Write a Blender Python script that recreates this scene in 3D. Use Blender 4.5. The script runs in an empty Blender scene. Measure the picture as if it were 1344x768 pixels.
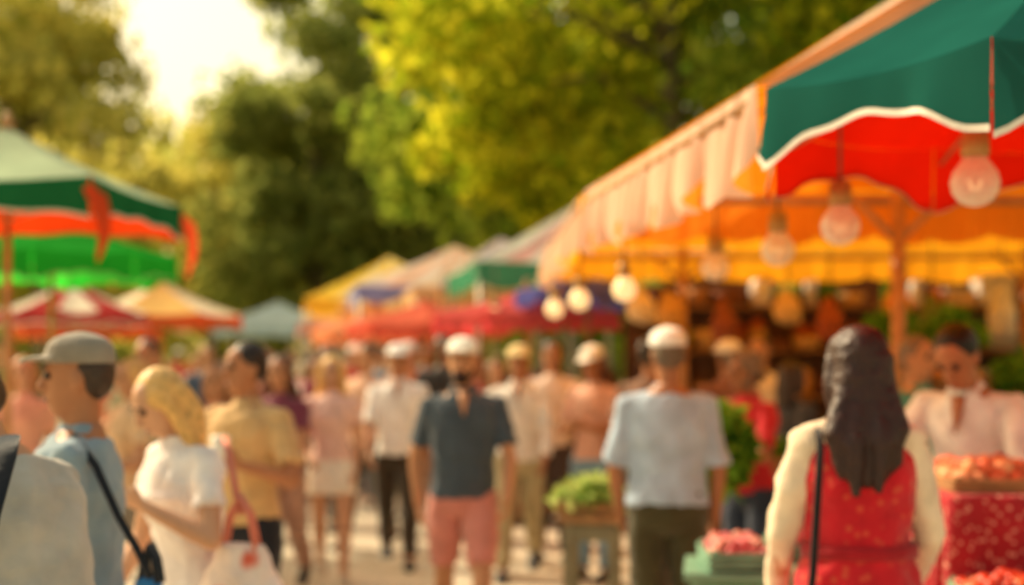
import bpy, math, random
import numpy as np
from mathutils import Vector, Matrix
random.seed(7)
sc = bpy.context.scene
COL = sc.collection
rad = math.radians

# ------------------------------------------------------------------ helpers
def hexc(h):
    h = h.lstrip('#')
    out = []
    for i in (0, 2, 4):
        c = int(h[i:i+2], 16) / 255
        out.append(c/12.92 if c <= 0.04045 else ((c+0.055)/1.055)**2.4)
    return tuple(out) + (1.0,)

def link(o, parent=None):
    COL.objects.link(o)
    if parent is not None:
        o.parent = parent
    return o

def empty(name, label, cat, loc=(0, 0, 0), rot=0.0, group=None):
    e = bpy.data.objects.new(name, None)
    e.empty_display_size = 0.2
    e.location = loc
    e.rotation_euler = (0, 0, rot)
    e["label"] = label
    e["category"] = cat
    if group: e["group"] = group
    return link(e)

MATS = {}
def new_mat(key):
    m = bpy.data.materials.new(key)
    m.use_nodes = True
    nt = m.node_tree
    nt.nodes.clear()
    return m, nt, nt.nodes.new('ShaderNodeOutputMaterial')

def mottled(nt, color, scale=6.0, var=0.25, detail=4.0):
    tc = nt.nodes.new('ShaderNodeTexCoord')
    nz = nt.nodes.new('ShaderNodeTexNoise')
    nz.inputs['Scale'].default_value = scale
    nz.inputs['Detail'].default_value = detail
    nt.links.new(tc.outputs['Object'], nz.inputs['Vector'])
    rp = nt.nodes.new('ShaderNodeValToRGB')
    rp.color_ramp.elements[0].position = 0.3
    rp.color_ramp.elements[1].position = 0.7
    rp.color_ramp.elements[0].color = tuple(c*(1-var) for c in color[:3]) + (1,)
    rp.color_ramp.elements[1].color = tuple(min(1, c*(1+var)) for c in color[:3]) + (1,)
    nt.links.new(nz.outputs['Fac'], rp.inputs['Fac'])
    return rp, nz

def mat_plain(h, rough=0.7, scale=6.0, var=0.2, bump=0.15, metal=0.0, spec=0.4):
    key = ('plain', h, rough, scale, metal)
    if key in MATS: return MATS[key]
    m, nt, out = new_mat('surface_'+h.strip('#'))
    b = nt.nodes.new('ShaderNodeBsdfPrincipled')
    rp, nz = mottled(nt, hexc(h), scale, var)
    nt.links.new(rp.outputs['Color'], b.inputs['Base Color'])
    b.inputs['Roughness'].default_value = rough
    b.inputs['Metallic'].default_value = metal
    b.inputs['Specular IOR Level'].default_value = spec
    bp = nt.nodes.new('ShaderNodeBump')
    bp.inputs['Strength'].default_value = bump
    bp.inputs['Distance'].default_value = 0.02
    nt.links.new(nz.outputs['Fac'], bp.inputs['Height'])
    nt.links.new(bp.outputs['Normal'], b.inputs['Normal'])
    nt.links.new(b.outputs['BSDF'], out.inputs['Surface'])
    MATS[key] = m
    return m

def mat_cloth(h, print_h=None, pscale=14):
    key = ('cloth', h, print_h)
    if key in MATS: return MATS[key]
    m, nt, out = new_mat('clothing_'+h.strip('#'))
    b = nt.nodes.new('ShaderNodeBsdfPrincipled')
    rp, nz = mottled(nt, hexc(h), 9.0, 0.16)
    src = rp.outputs['Color']
    if print_h:
        vo = nt.nodes.new('ShaderNodeTexVoronoi')
        vo.inputs['Scale'].default_value = pscale
        tc = nt.nodes.new('ShaderNodeTexCoord')
        nt.links.new(tc.outputs['Object'], vo.inputs['Vector'])
        cr = nt.nodes.new('ShaderNodeValToRGB')
        cr.color_ramp.elements[0].position = 0.22
        cr.color_ramp.elements[0].color = (1, 1, 1, 1)
        cr.color_ramp.elements[1].position = 0.34
        cr.color_ramp.elements[1].color = (0, 0, 0, 1)
        nt.links.new(vo.outputs['Distance'], cr.inputs['Fac'])
        mx = nt.nodes.new('ShaderNodeMix'); mx.data_type = 'RGBA'
        nt.links.new(cr.outputs['Color'], mx.inputs[0])
        nt.links.new(src, mx.inputs[6])
        mx.inputs[7].default_value = hexc(print_h)
        src = mx.outputs[2]
    nt.links.new(src, b.inputs['Base Color'])
    b.inputs['Roughness'].default_value = 0.9
    b.inputs['Sheen Weight'].default_value = 0.25
    b.inputs['Specular IOR Level'].default_value = 0.2
    bp = nt.nodes.new('ShaderNodeBump')
    bp.inputs['Strength'].default_value = 0.5
    bp.inputs['Distance'].default_value = 0.03
    nt.links.new(nz.outputs['Fac'], bp.inputs['Height'])
    nt.links.new(bp.outputs['Normal'], b.inputs['Normal'])
    nt.links.new(b.outputs['BSDF'], out.inputs['Surface'])
    MATS[key] = m
    return m

def mat_fabric(top, under, trans=0.5):
    """thin awning cloth: printed face, dyed back, light passes through"""
    key = ('fabric', top, under, trans)
    if key in MATS: return MATS[key]
    m, nt, out = new_mat('awning_'+top.strip('#'))
    geo = nt.nodes.new('ShaderNodeNewGeometry')
    rp, nz = mottled(nt, hexc(top), 2.5, 0.14)
    rp2, nz2 = mottled(nt, hexc(under), 2.5, 0.14)
    mx = nt.nodes.new('ShaderNodeMix'); mx.data_type = 'RGBA'
    nt.links.new(geo.outputs['Backfacing'], mx.inputs[0])
    nt.links.new(rp.outputs['Color'], mx.inputs[6])
    nt.links.new(rp2.outputs['Color'], mx.inputs[7])
    d = nt.nodes.new('ShaderNodeBsdfDiffuse')
    t = nt.nodes.new('ShaderNodeBsdfTranslucent')
    nt.links.new(mx.outputs[2], d.inputs['Color'])
    nt.links.new(mx.outputs[2], t.inputs['Color'])
    ms = nt.nodes.new('ShaderNodeMixShader')
    ms.inputs[0].default_value = trans
    nt.links.new(d.outputs[0], ms.inputs[1])
    nt.links.new(t.outputs[0], ms.inputs[2])
    nt.links.new(ms.outputs[0], out.inputs['Surface'])
    MATS[key] = m
    return m

def mat_leaf(c1, c2, trans=0.5):
    key = ('leaf', c1, c2)
    if key in MATS: return MATS[key]
    m, nt, out = new_mat('foliage_'+c1.strip('#'))
    geo = nt.nodes.new('ShaderNodeNewGeometry')
    rp = nt.nodes.new('ShaderNodeValToRGB')
    rp.color_ramp.elements[0].color = hexc(c1)
    rp.color_ramp.elements[1].color = hexc(c2)
    nt.links.new(geo.outputs['Random Per Island'], rp.inputs['Fac'])
    d = nt.nodes.new('ShaderNodeBsdfDiffuse')
    t = nt.nodes.new('ShaderNodeBsdfTranslucent')
    nt.links.new(rp.outputs['Color'], d.inputs['Color'])
    nt.links.new(rp.outputs['Color'], t.inputs['Color'])
    ms = nt.nodes.new('ShaderNodeMixShader')
    ms.inputs[0].default_value = trans
    nt.links.new(d.outputs[0], ms.inputs[1])
    nt.links.new(t.outputs[0], ms.inputs[2])
    nt.links.new(ms.outputs[0], out.inputs['Surface'])
    MATS[key] = m
    return m

def mat_emit(h, strength):
    key = ('emit', h, strength)
    if key in MATS: return MATS[key]
    m, nt, out = new_mat('lit_'+h.strip('#'))
    b = nt.nodes.new('ShaderNodeBsdfPrincipled')
    b.inputs['Base Color'].default_value = hexc(h)
    b.inputs['Emission Color'].default_value = hexc(h)
    b.inputs['Emission Strength'].default_value = strength
    nt.links.new(b.outputs[0], out.inputs['Surface'])
    MATS[key] = m
    return m

def mat_glass():
    key = 'glass'
    if key in MATS: return MATS[key]
    m, nt, out = new_mat('bulb_glass')
    tr = nt.nodes.new('ShaderNodeBsdfTransparent')
    tr.inputs[0].default_value = (1, .95, .88, 1)
    b = nt.nodes.new('ShaderNodeBsdfPrincipled')
    b.inputs['Base Color'].default_value = (.9, .84, .74, 1)
    b.inputs['Roughness'].default_value = 0.12
    fr = nt.nodes.new('ShaderNodeLayerWeight'); fr.inputs[0].default_value = 0.45
    mr = nt.nodes.new('ShaderNodeMapRange')
    mr.inputs['To Min'].default_value = 0.4; mr.inputs['To Max'].default_value = 0.95
    nt.links.new(fr.outputs['Facing'], mr.inputs['Value'])
    ms = nt.nodes.new('ShaderNodeMixShader')
    nt.links.new(mr.outputs[0], ms.inputs[0])
    nt.links.new(tr.outputs[0], ms.inputs[1]); nt.links.new(b.outputs[0], ms.inputs[2])
    nt.links.new(ms.outputs[0], out.inputs['Surface'])
    MATS[key] = m
    return m

class MB:
    def __init__(s):
        s.v = []; s.f = []; s.m = []
    def quadgrid(s, rows, mi=0, flip=False, closed=False, mats=None):
        base = len(s.v); n = len(rows[0])
        for r in rows: s.v.extend([tuple(p) for p in r])
        for j in range(len(rows)-1):
            for i in range(n if closed else n-1):
                a = base+j*n+i; b = base+j*n+(i+1) % n
                c = base+(j+1)*n+(i+1) % n; d = base+(j+1)*n+i
                s.f.append((d, c, b, a) if flip else (a, b, c, d))
                s.m.append(mats[i] if mats else mi)
        return base
    def tube(s, pts, rads, n=12, side=Vector((1, 0, 0)), mi=0):
        pts = [Vector(p) for p in pts]
        rings = []
        for k, p in enumerate(pts):
            if k == 0: t = pts[1]-p
            elif k == len(pts)-1: t = p-pts[k-1]
            else: t = (pts[k+1]-p).normalized()+(p-pts[k-1]).normalized()
            t = t.normalized()
            sd = Vector(side)
            if abs(t.dot(sd)) > 0.93: sd = Vector((0, 0, 1)) if abs(t.z) < .8 else Vector((0, 1, 0))
            b = t.cross(sd).normalized(); a = b.cross(t).normalized()
            r = rads[k]
            ra, rb = (r if isinstance(r, (tuple, list)) else (r, r))
            rings.append([p+a*ra*math.cos(2*math.pi*i/n)+b*rb*math.sin(2*math.pi*i/n) for i in range(n)])
        base = s.quadgrid(rings, mi, closed=True, flip=False)
        s.f.append(tuple(base+i for i in reversed(range(n)))); s.m.append(mi)
        e = base+(len(rings)-1)*n
        s.f.append(tuple(e+i for i in range(n))); s.m.append(mi)
    def ball(s, c, r, M=None, nu=12, nv=8, mi=0, jit=0.0):
        c = Vector(c)
        if not isinstance(r, (tuple, list)): r = (r, r, r)
        base = len(s.v)
        def add(p):
            p = Vector(p)
            if M is not None: p = M @ p
            s.v.append(tuple(c+p))
        add((0, 0, r[2]))
        for j in range(1, nv):
            th = math.pi*j/nv
            for i in range(nu):
                ph = 2*math.pi*i/nu
                q = 1+random.uniform(-jit, jit)
                add((r[0]*math.sin(th)*math.cos(ph)*q, r[1]*math.sin(th)*math.sin(ph)*q, r[2]*math.cos(th)*q))
        add((0, 0, -r[2]))
        last = len(s.v)-1
        for i in range(nu):
            s.f.append((base, base+1+i, base+1+(i+1) % nu)); s.m.append(mi)
            a = base+1+(nv-2)*nu
            s.f.append((last, a+(i+1) % nu, a+i)); s.m.append(mi)
        for j in range(nv-2):
            for i in range(nu):
                a = base+1+j*nu
                s.f.append((a+i, a+nu+i, a+nu+(i+1) % nu, a+(i+1) % nu)); s.m.append(mi)
    def box(s, c, size, M=None, mi=0, bev=0.0):
        c = Vector(c); hx, hy, hz = [q/2 for q in size]
        if bev > 0:
            b = min(bev, hx*.9, hy*.9, hz*.9)
            rings = []
            for (z, k) in ((-hz, b), (-hz+b, 0), (hz-b, 0), (hz, b)):
                ring = []
                for (sx, sy) in ((-1, -1), (1, -1), (1, 1), (-1, 1)):
                    ring.append((sx*(hx-k), sy*(hy-k), z))
                rings.append([c+(M @ Vector(p) if M is not None else Vector(p)) for p in ring])
            base = s.quadgrid(rings, mi, closed=True)
            s.f.append((base+3, base+2, base+1, base)); s.m.append(mi)
            e = base+12
            s.f.append((e, e+1, e+2, e+3)); s.m.append(mi)
            return
        base = len(s.v)
        for z in (-hz, hz):
            for (sx, sy) in ((-1, -1), (1, -1), (1, 1), (-1, 1)):
                p = Vector((sx*hx, sy*hy, z))
                if M is not None: p = M @ p
                s.v.append(tuple(c+p))
        for q in ((3, 2, 1, 0), (4, 5, 6, 7), (0, 1, 5, 4), (1, 2, 6, 5), (2, 3, 7, 6), (3, 0, 4, 7)):
            s.f.append(tuple(base+i for i in q)); s.m.append(mi)
    def mesh(s, name, mats=(), smooth=False):
        me = bpy.data.meshes.new(name)
        me.from_pydata([tuple(p) for p in s.v], [], s.f)
        for m in mats: me.materials.append(m)
        if any(s.m): me.polygons.foreach_set('material_index', s.m)
        if smooth: me.polygons.foreach_set('use_smooth', [True]*len(me.polygons))
        me.update()
        return me
    def obj(s, name, mats=(), parent=None, smooth=False):
        return link(bpy.data.objects.new(name, s.mesh(name, mats, smooth)), parent)

CLOUD = bpy.data.textures.new('cloth_folds', 'CLOUDS'); CLOUD.noise_scale = 0.11
CURL = bpy.data.textures.new('hair_clumps', 'CLOUDS'); CURL.noise_scale = 0.045
WAVE = bpy.data.textures.new('hair_waves', 'CLOUDS'); WAVE.noise_scale = 0.10
DUMMY = mat_plain('#808080')
def remeshed(mb, name, voxel, smooth=2, disp=0.0, tex=None):
    me = mb.mesh(name+'_tmp')
    o = bpy.data.objects.new(name+'_tmp', me); COL.objects.link(o)
    r = o.modifiers.new('r', 'REMESH'); r.mode = 'VOXEL'; r.voxel_size = voxel
    if smooth:
        q = o.modifiers.new('s', 'SMOOTH'); q.factor = 0.5; q.iterations = smooth
    if disp:
        d = o.modifiers.new('d', 'DISPLACE'); d.texture = tex or CLOUD; d.strength = disp; d.mid_level = 0.5
        d.texture_coords = 'LOCAL'
    dg = bpy.context.evaluated_depsgraph_get(); dg.update()
    out = bpy.data.meshes.new_from_object(o.evaluated_get(dg))
    out.name = name
    bpy.data.objects.remove(o); bpy.data.meshes.remove(me)
    out.materials.clear(); out.materials.append(DUMMY)
    out.polygons.foreach_set('use_smooth', [True]*len(out.polygons))
    return out

def place_mesh(me, name, mat, parent):
    o = bpy.data.objects.new(name, me); link(o, parent)
    if mat is not None:
        o.material_slots[0].link = 'OBJECT'
        o.material_slots[0].material = mat
    return o

# ------------------------------------------------------------------ people
def Rx(a): return Matrix.Rotation(a, 3, 'X')
def Rz(a): return Matrix.Rotation(a, 3, 'Z')
CACHE = {}
RINGS = {
 'm': [(.455, .09, .07, 0), (.48, .145, .10, .005), (.525, .165, .115, .008), (.57, .153, .108, 0), (.62, .146, .105, -.004), (.68, .153, .112, -.006),
       (.735, .165, .118, -.004), (.78, .168, .110, .004), (.81, .145, .09, .01), (.832, .095, .068, .014), (.85, .064, .06, .012)],
 'f': [(.455, .09, .07, 0), (.48, .148, .10, .008), (.525, .168, .118, .012), (.57, .145, .1, .004), (.62, .120, .088, 0), (.68, .127, .096, -.006),
       (.735, .140, .118, -.016), (.78, .138, .1, -.002), (.81, .120, .08, .01), (.832, .08, .06, .014), (.85, .054, .052, .012)]}

def build(spec):
    key = repr(sorted((k, v) for k, v in spec.items()))
    if key in CACHE: return CACHE[key]
    H = spec['H']; k = H/1.75; sx = spec['sex']; lod = spec['lod']; fat = spec.get('fat', 1.0)
    vox = (0.0085, 0.012, 0.02)[lod]
    hip = Vector((0, 0, .53*H)); L = Rx(rad(spec['lean']))
    T = lambda p: hip + L @ (Vector(p)-hip)
    J = {}
    shw = (.105 if sx == 'm' else .090)*H
    for sd, nm in ((1, 'l'), (-1, 'r')):
        f, ab, bd, iw = [rad(q) for q in spec[nm+'a']]
        S = T((sd*shw, .012, .797*H))
        u = Vector((sd*math.sin(ab), -math.sin(f)*math.cos(ab), -math.cos(f)*math.cos(ab)))
        E = S+u*.172*H
        v = Vector((-sd*math.sin(iw), -math.sin(f+bd)*math.cos(iw), -math.cos(f+bd)*math.cos(iw)))
        W = E+v*.148*H
        J[nm+'S'], J[nm+'E'], J[nm+'W'], J[nm+'v'] = S, E, W, v
        a, b = [rad(q) for q in spec[nm+'l']]
        Hj = Vector((sd*.053*H, 0, .5*H))
        K = Hj+Vector((sd*.01, -math.sin(a), -math.cos(a)))*.23*H
        A = K+Vector((0, -math.sin(a-b), -math.cos(a-b)))*.225*H
        J[nm+'H'], J[nm+'K'], J[nm+'A'] = Hj, K, A
        J[nm+'p'] = max(0.0, min(0.9, (b-a)*.7))
    dz = -min(J['lA'].z, J['rA'].z)+.045*H
    up = Vector((0, 0, dz))
    for q in J:
        if isinstance(J[q], Vector) and not q.endswith('v'): J[q] = J[q]+up
    T0 = T; T = lambda p: T0(p)+up
    R = L @ Rz(rad(spec['hy'])) @ Rx(rad(spec['hp']))
    neck = T((0, .012, .862*H)); hc = neck + R @ Vector((0, -.012*k, .125*k))
    hd = lambda p: hc+R @ (Vector(p)*k)
    def torso(mb, lo, hi, inf, flare=0.0):
        pts = []; rr = []
        for (z, a, b, yo) in RINGS[sx]:
            if z < lo-.001 or z > hi: continue
            pts.append(T((0, yo, z*H))); rr.append(((a*fat*k+inf), (b*fat*k+inf)))
        mb.tube(pts, rr, 20)
    mb = MB()
    torso(mb, 0, 1, 0)
    mb.tube([T((0, .015, .82*H)), neck+Vector((0, .004, 0)), hd((0, .012, -.03))], [.060*k, .051*k, .053*k], 12)
    for sd, nm in ((1, 'l'), (-1, 'r')):
        S, E, W, v = J[nm+'S'], J[nm+'E'], J[nm+'W'], J[nm+'v']
        mb.tube([T((sd*.06, .012, .805*H)), S], [(.05*k, .05*k), (.05*k, .05*k)], 10, side=(0, 1, 0))
        mb.ball(S, .052*k)
        mb.tube([S, S.lerp(E, .4), E], [.050*k, .045*k, .037*k], 10)
        mb.ball(E, .038*k)
        mb.tube([E, E.lerp(W, .3), W], [.038*k, .038*k, .025*k], 10)
        mb.ball(W, .025*k)
        ref = Vector((0, -.6, .8)); q = (ref-v*ref.dot(v)).normalized()
        n = v.cross(q).normalized()
        if n.x*sd > 0: n = -n
        mb.tube([W, W+v*.03*k, W+v*.085*k], [(.024*k, .016*k), (.036*k, .016*k), (.042*k, .013*k)], 10, side=q)
        if lod < 2:
            cu = rad(spec.get('curl', 16))
            for i in range(4):
                p = W+v*.082*k+q*(.031-.021*i)*k
                ang = 0.2
                pl = [p-v*.012]; ln = (.07, .078, .073, .057)[i]*k/3
                pp = p
                for sgm in range(3):
                    ang += cu
                    pp = pp+(v*math.cos(ang)+n*math.sin(ang)+q*(.06-.04*i))*ln
                    pl.append(pp)
                mb.tube(pl, [.0095*k, .0092*k, .0085*k, .007*k], 7, side=q)
            p = W+v*.03*k+q*.03*k
            d = (v*.75+q*.6+n*.35).normalized()
            mb.tube([p-q*.01, p+d*.03*k, p+(d+v*.3).normalized()*.06*k], [.013*k, .011*k, .009*k], 7, side=n)
        else:
            mb.tube([W+v*.08*k, W+v*.12*k+n*.01, W+v*.15*k+n*.03], [(.037*k, .014*k), (.033*k, .014*k), (.026*k, .013*k)], 8, side=q)
        J[nm+'hand'] = W+v*.10*k+n*.03*k
        Hj, K, A = J[nm+'H'], J[nm+'K'], J[nm+'A']
        mb.tube([Hj+Vector((0, .005, .04)), Hj.lerp(K, .3), K], [.088*k, .08*k, .054*k], 12)
        mb.ball(K, .054*k)
        mb.tube([K, K.lerp(A, .3)+Vector((0, .012, 0)), K.lerp(A, .7), A], [.052*k, .057*k, .042*k, .034*k], 12)
        Fr = Rx(J[nm+'p'])
        mb.ball(A, .036*k)
        mb.tube([A+Fr @ Vector((0, .05, -.045))*k, A+Fr @ Vector((0, -.04, -.045))*k, A+Fr @ Vector((0, -.17, -.06))*k],
                [(.03*k, .03*k), (.04*k, .032*k), (.036*k, .016*k)], 10)
    hr = [(-.112, .026, .024, -.058), (-.098, .042, .042, -.047), (-.065, .057, .066, -.026), (-.02, .068, .083, -.008), (.02, .074, .092, .003),
          (.06, .072, .092, .006), (.09, .056, .074, .006), (.11, .03, .04, .006), (.117, .008, .01, .006)]
    mb.tube([hd((0, y, z)) for (z, a, b, y) in hr], [(a*k, b*k) for (z, a, b, y) in hr], 18, side=R @ Vector((1, 0, 0)))
    if lod < 2:
        mb.tube([hd((0, -.086, .02)), hd((0, -.104, -.012)), hd((0, -.108, -.028)), hd((0, -.088, -.036))], [.008*k, .011*k, .015*k, .012*k], 8)
        mb.ball(hd((0, -.086, .03)), (.05*k, .011*k, .008*k), R)
        mb.ball(hd((0, -.082, -.06)), (.025*k, .01*k, .006*k), R)
        mb.ball(hd((0, -.08, -.071)), (.021*k, .01*k, .006*k), R)
    for sd in (1, -1):
        mb.ball(hd((sd*.075, .012, -.005)), (.011*k, .019*k, .031*k), R)
    P = {'body': remeshed(mb, 'body', vox, 2)}
    if lod < 2:
        me = MB(); me.ball((0, 0, 0), .0135*k, None, 10, 8)
        em = me.mesh('eye', (mat_plain('#3a261c', .3),), True)
        P['eye'] = [(em, hd((sd*.031, -.080, .010))) for sd in (1, -1)]
        mm = MB(); mm.ball(hd((0, -.088, -.0655)), (.024*k, .007*k, .0045*k), R, 10, 6)
        P['mouth'] = mm.mesh('mouth', (mat_plain('#8a4438', .5),), True)
        bm = MB()
        for sd in (1, -1):
            bm.tube([hd((sd*.014, -.097, .030)), hd((sd*.032, -.095, .035)), hd((sd*.05, -.084, .030))], [.003*k, .004*k, .0025*k], 6, side=(0, 0, 1))
        P['eyebrows'] = bm.mesh('eyebrows', (DUMMY,), True)
    hs = spec['hair']; hb = MB(); D = {'short': 0, 'long': 1, 'tied': 2, 'curly': 3, 'none': 4, 'mid': 5}[hs]
    if D == 0:
        if spec.get('cap'):
            hb.ball(hd((0, .030, .02)), (.081*k, .084*k, .070*k), R, 16, 12)
            hb.ball(hd((0, .045, .0)), (.073*k, .066*k, .068*k), R, 16, 12)
        else:
            hb.ball(hd((0, .022, .046)), (.085*k, .096*k, .088*k), R, 16, 12)
            hb.ball(hd((0, .042, .005)), (.075*k, .071*k, .076*k), R, 16, 12)
    elif D in (1, 5):
        ln = spec.get('hairlen', .38 if D == 1 else .2)
        hb.ball(hd((0, .022, .042)), (.09*k, .098*k, .09*k), R, 16, 12)
        b0 = hd((0, .05, .03)); b1 = hd((0, .07, -.08)); b3 = T0((0, .13, .8*H))+up
        b3 = Vector((b3.x, b3.y, b1.z-ln)) if D == 1 else Vector((b1.x, b1.y+.02, b1.z-ln+.08))
        if D == 1:
            hb.tube([b0, b1, b1.lerp(b3, .35), b1.lerp(b3, .75), b3], [(.09*k, .07*k), (.098*k, .06*k), (.120*k, .052*k), (.108*k, .045*k), (.05*k, .025*k)], 16)
            for (ox, oy, l2) in ((-.07, .01, .8), (.075, .02, .92), (-.03, .03, 1.06), (.035, .03, 1.1)):
                e3 = b1.lerp(b3, l2)+Vector((ox, oy, 0))
                hb.tube([b1+Vector((ox*.8, .01, 0)), b1.lerp(b3, l2*.5)+Vector((ox*1.25, oy*1.3, 0)), e3], [.04*k, .042*k, .012*k], 8)
        else:
            hb.tube([b0, b1, b3], [(.09*k, .07*k), (.1*k, .06*k), (.07*k, .035*k)], 14)
        for sd in (1, -1):
            lo = -.15 if D == 1 else -.11
            if spec.get('loose'): lo = -.26
            hb.tube([hd((sd*.055, -.01, .08)), hd((sd*.083, .005, .0)), hd((sd*.085, .015, -.08)), hd((sd*.085, .02, lo))],
                    [.03*k, .028*k, .036*k, .016*k], 8)
    elif D == 2:
        hb.ball(hd((0, .02, .042)), (.084*k, .094*k, .086*k), R, 16, 12)
        hb.ball(hd((0, .04, .0)), (.076*k, .07*k, .075*k), R, 16, 12)
        hb.ball(hd((0, .12, .03)), (.035*k, .035*k, .035*k), R)
        hb.tube([hd((0, .12, .03)), hd((0, .15, -.05)), hd((0, .13, -.16))], [.028*k, .035*k, .012*k], 8)
    elif D == 3:
        rr = random.Random(3)
        hb.ball(hd((0, .025, .045)), (.095*k, .1*k, .09*k), R, 16, 12)
        for i in range(22):
            t = rr.uniform(0, 6.28); z = rr.uniform(-.08, .11)
            x = .08*math.cos(t); y = .03+.085*math.sin(t)
            if y < -.03 and z < .05: continue
            hb.ball(hd((x, y, z)), .035*k, None, 8, 6)
    if D != 4:
        P['hair'] = remeshed(hb, 'hair', .009 if lod < 2 else .014, 3, {0: .008, 1: .016, 5: .020, 2: .008, 3: .02}[D], WAVE if D in (1, 5) else CURL)
    if spec.get('beard'):
        bb = MB()
        bb.ball(hd((0, -.062, -.092)), (.045*k, .037*k, .033*k), R)
        for sd in (1, -1):
            bb.tube([hd((sd*.066, -.005, -.03)), hd((sd*.053, -.04, -.076)), hd((sd*.022, -.078, -.095))], [.011*k, .018*k, .02*k], 8)
        bb.tube([hd((-.032, -.082, -.056)), hd((0, -.096, -.048)), hd((.032, -.082, -.056))], [.007*k, .008*k, .007*k], 8, side=(0, 0, 1))
        P['beard'] = remeshed(bb, 'beard', .007, 1, .006, CURL)
    if spec.get('cap'):
        cb = MB()
        rows = [hd((0, .010, z)) for z in (.046, .075, .102, .122, .136, .142)]
        cb.tube(rows, [(.087*k, .103*k), (.089*k, .104*k), (.083*k, .097*k), (.065*k, .077*k), (.034*k, .042*k), (.008*k, .01*k)], 18, side=R @ Vector((1, 0, 0)))
        if spec['cap'] == 'ball':
            cb.tube([hd((0, -.06, .058)), hd((0, -.11, .062)), hd((0, -.145, .058)), hd((0, -.165, .050))],
                    [(.076*k, .008*k), (.072*k, .008*k), (.057*k, .007*k), (.03*k, .006*k)], 14, side=R @ Vector((1, 0, 0)))
        else:
            cb.tube([hd((0, .008, .055)), hd((0, .008, .067))], [(.14*k, .158*k), (.12*k, .135*k)], 20, side=R @ Vector((1, 0, 0)))
        P['cap'] = remeshed(cb, 'cap', .0065, 2)
    cv = (.011, .013, .02)[lod]
    if spec.get('hem') is not None:
        tb = MB(); inf = .015
        torso(tb, spec['hem'], .84, inf)
        tb.tube([T((0, .014, .815*H)), T((0, .01, .856*H))], [(.1*k, .08*k), (.062*k, .060*k)], 14)
        sl = spec['sleeve']
        for sd, nm in ((1, 'l'), (-1, 'r')):
            S, E, W = J[nm+'S'], J[nm+'E'], J[nm+'W']
            if sl <= 0:
                continue
            tb.tube([T((sd*.05, .012, .805*H)), S], [(.060*k, .060*k), (.060*k, .060*k)], 10, side=(0, 1, 0))
            tb.ball(S, .061*k)
            e = min(1, sl)
            tb.tube([S, S.lerp(E, e*.5), S.lerp(E, e)], [.060*k, .059*k, (.063 if sl < 1 else .048)*k], 12)
            if sl > 1:
                tb.ball(E, .048*k)
                tb.tube([E, E.lerp(W, (sl-1)*.5), E.lerp(W, sl-1)], [.048*k, .045*k, .036*k], 12)
        if spec.get('collar'):
            for sd in (1, -1):
                tb.tube([T((sd*.055, .03, .862*H)), T((sd*.06, -.04, .85*H)), T((sd*.03, -.09, .825*H))], [(.018, .014), (.022, .014), (.012, .012)], 8)
        P['shirt'] = remeshed(tb, 'shirt', cv, 2, .038)
        if spec.get('collar'):
            # open collar with a wedge of neck skin
            ob = MB(); y0 = -(.118*fat*k+.012)
            a0 = T((0, -(.072*k), .846*H)); a1 = T((.028*k, -(.085*k+.012), .825*H)); a2 = T((-.028*k, -(.085*k+.012), .825*H)); a3 = T((0, y0-.018, .775*H))
            ob.tube([a0, (a1+a2)/2, a3], [(.030*k, .012), (.026*k, .014), (.004*k, .010)], 10)
            P['open_neck'] = ob.mesh('open_neck', (DUMMY,), True)
    bt = spec['bottom']; bl = spec.get('blen', 2.0)
    pb = MB()
    if bt in ('trousers', 'shorts'):
        torso(pb, 0, .575, .012)
        for sd, nm in ((1, 'l'), (-1, 'r')):
            Hj, K, A = J[nm+'H'], J[nm+'K'], J[nm+'A']
            e = min(1, bl)
            ww = .012 if bt == 'trousers' else .02
            pb.tube([Hj+Vector((0, .005, .05)), Hj.lerp(K, e*.5), Hj.lerp(K, e)], [.1*k, .088*k+ww*.4, (.066*k+ww) if bl >= 1 else .082*k], 14)
            if bl > 1:
                pb.ball(K, .066*k+ww*.6)
                Q = K.lerp(A, bl-1)
                pb.tube([K, K.lerp(Q, .5)+Vector((0, .008, 0)), Q], [.067*k+ww*.6, .062*k+ww*.5, .053*k+ww*.4], 14)
        P[bt] = remeshed(pb, bt, cv, 2, .026)
    elif bt in ('skirt', 'dress'):
        zh = spec.get('hemz', .3)
        pts = []; rr = []
        if bt == 'dress':
            for (z, a, b, yo) in RINGS[sx]:
                if z < .5 or z > .82: continue
                nr = 1.0 if z < .8 else .8
                pts.append(T((0, yo, z*H))); rr.append((a*fat*k*nr+.032, b*fat*k+.030))
        else:
            for (z, a, b, yo) in RINGS[sx]:
                if z < .5 or z > .6: continue
                pts.append(T((0, yo, z*H))); rr.append((a*k+.014, b*k+.014))
        lp = []; lr = []
        for i, fz in enumerate((zh, zh*.6+.5*.4, zh*.25+.5*.75)):
            w = (.36, .31, .25)[i] if bt == 'dress' else (.20, .192, .185)[i]
            lp.append(Vector((0, 0, fz*H))+up); lr.append((w*k, w*.78*k))
        pb.tube(lp+pts, lr+rr, 28)
        P[bt] = remeshed(pb, bt, cv, 2, .038)
        if bt == 'dress':
            wb = MB(); z = .61*H
            wb.tube([T((0, .0, z-.02)), T((0, .0, z+.02))], [(.128*fat*k+.042, .092*fat*k+.044)]*2, 28)
            P['belt'] = wb.mesh('belt', (DUMMY,), True)
    P['shoe'] = []
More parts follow.
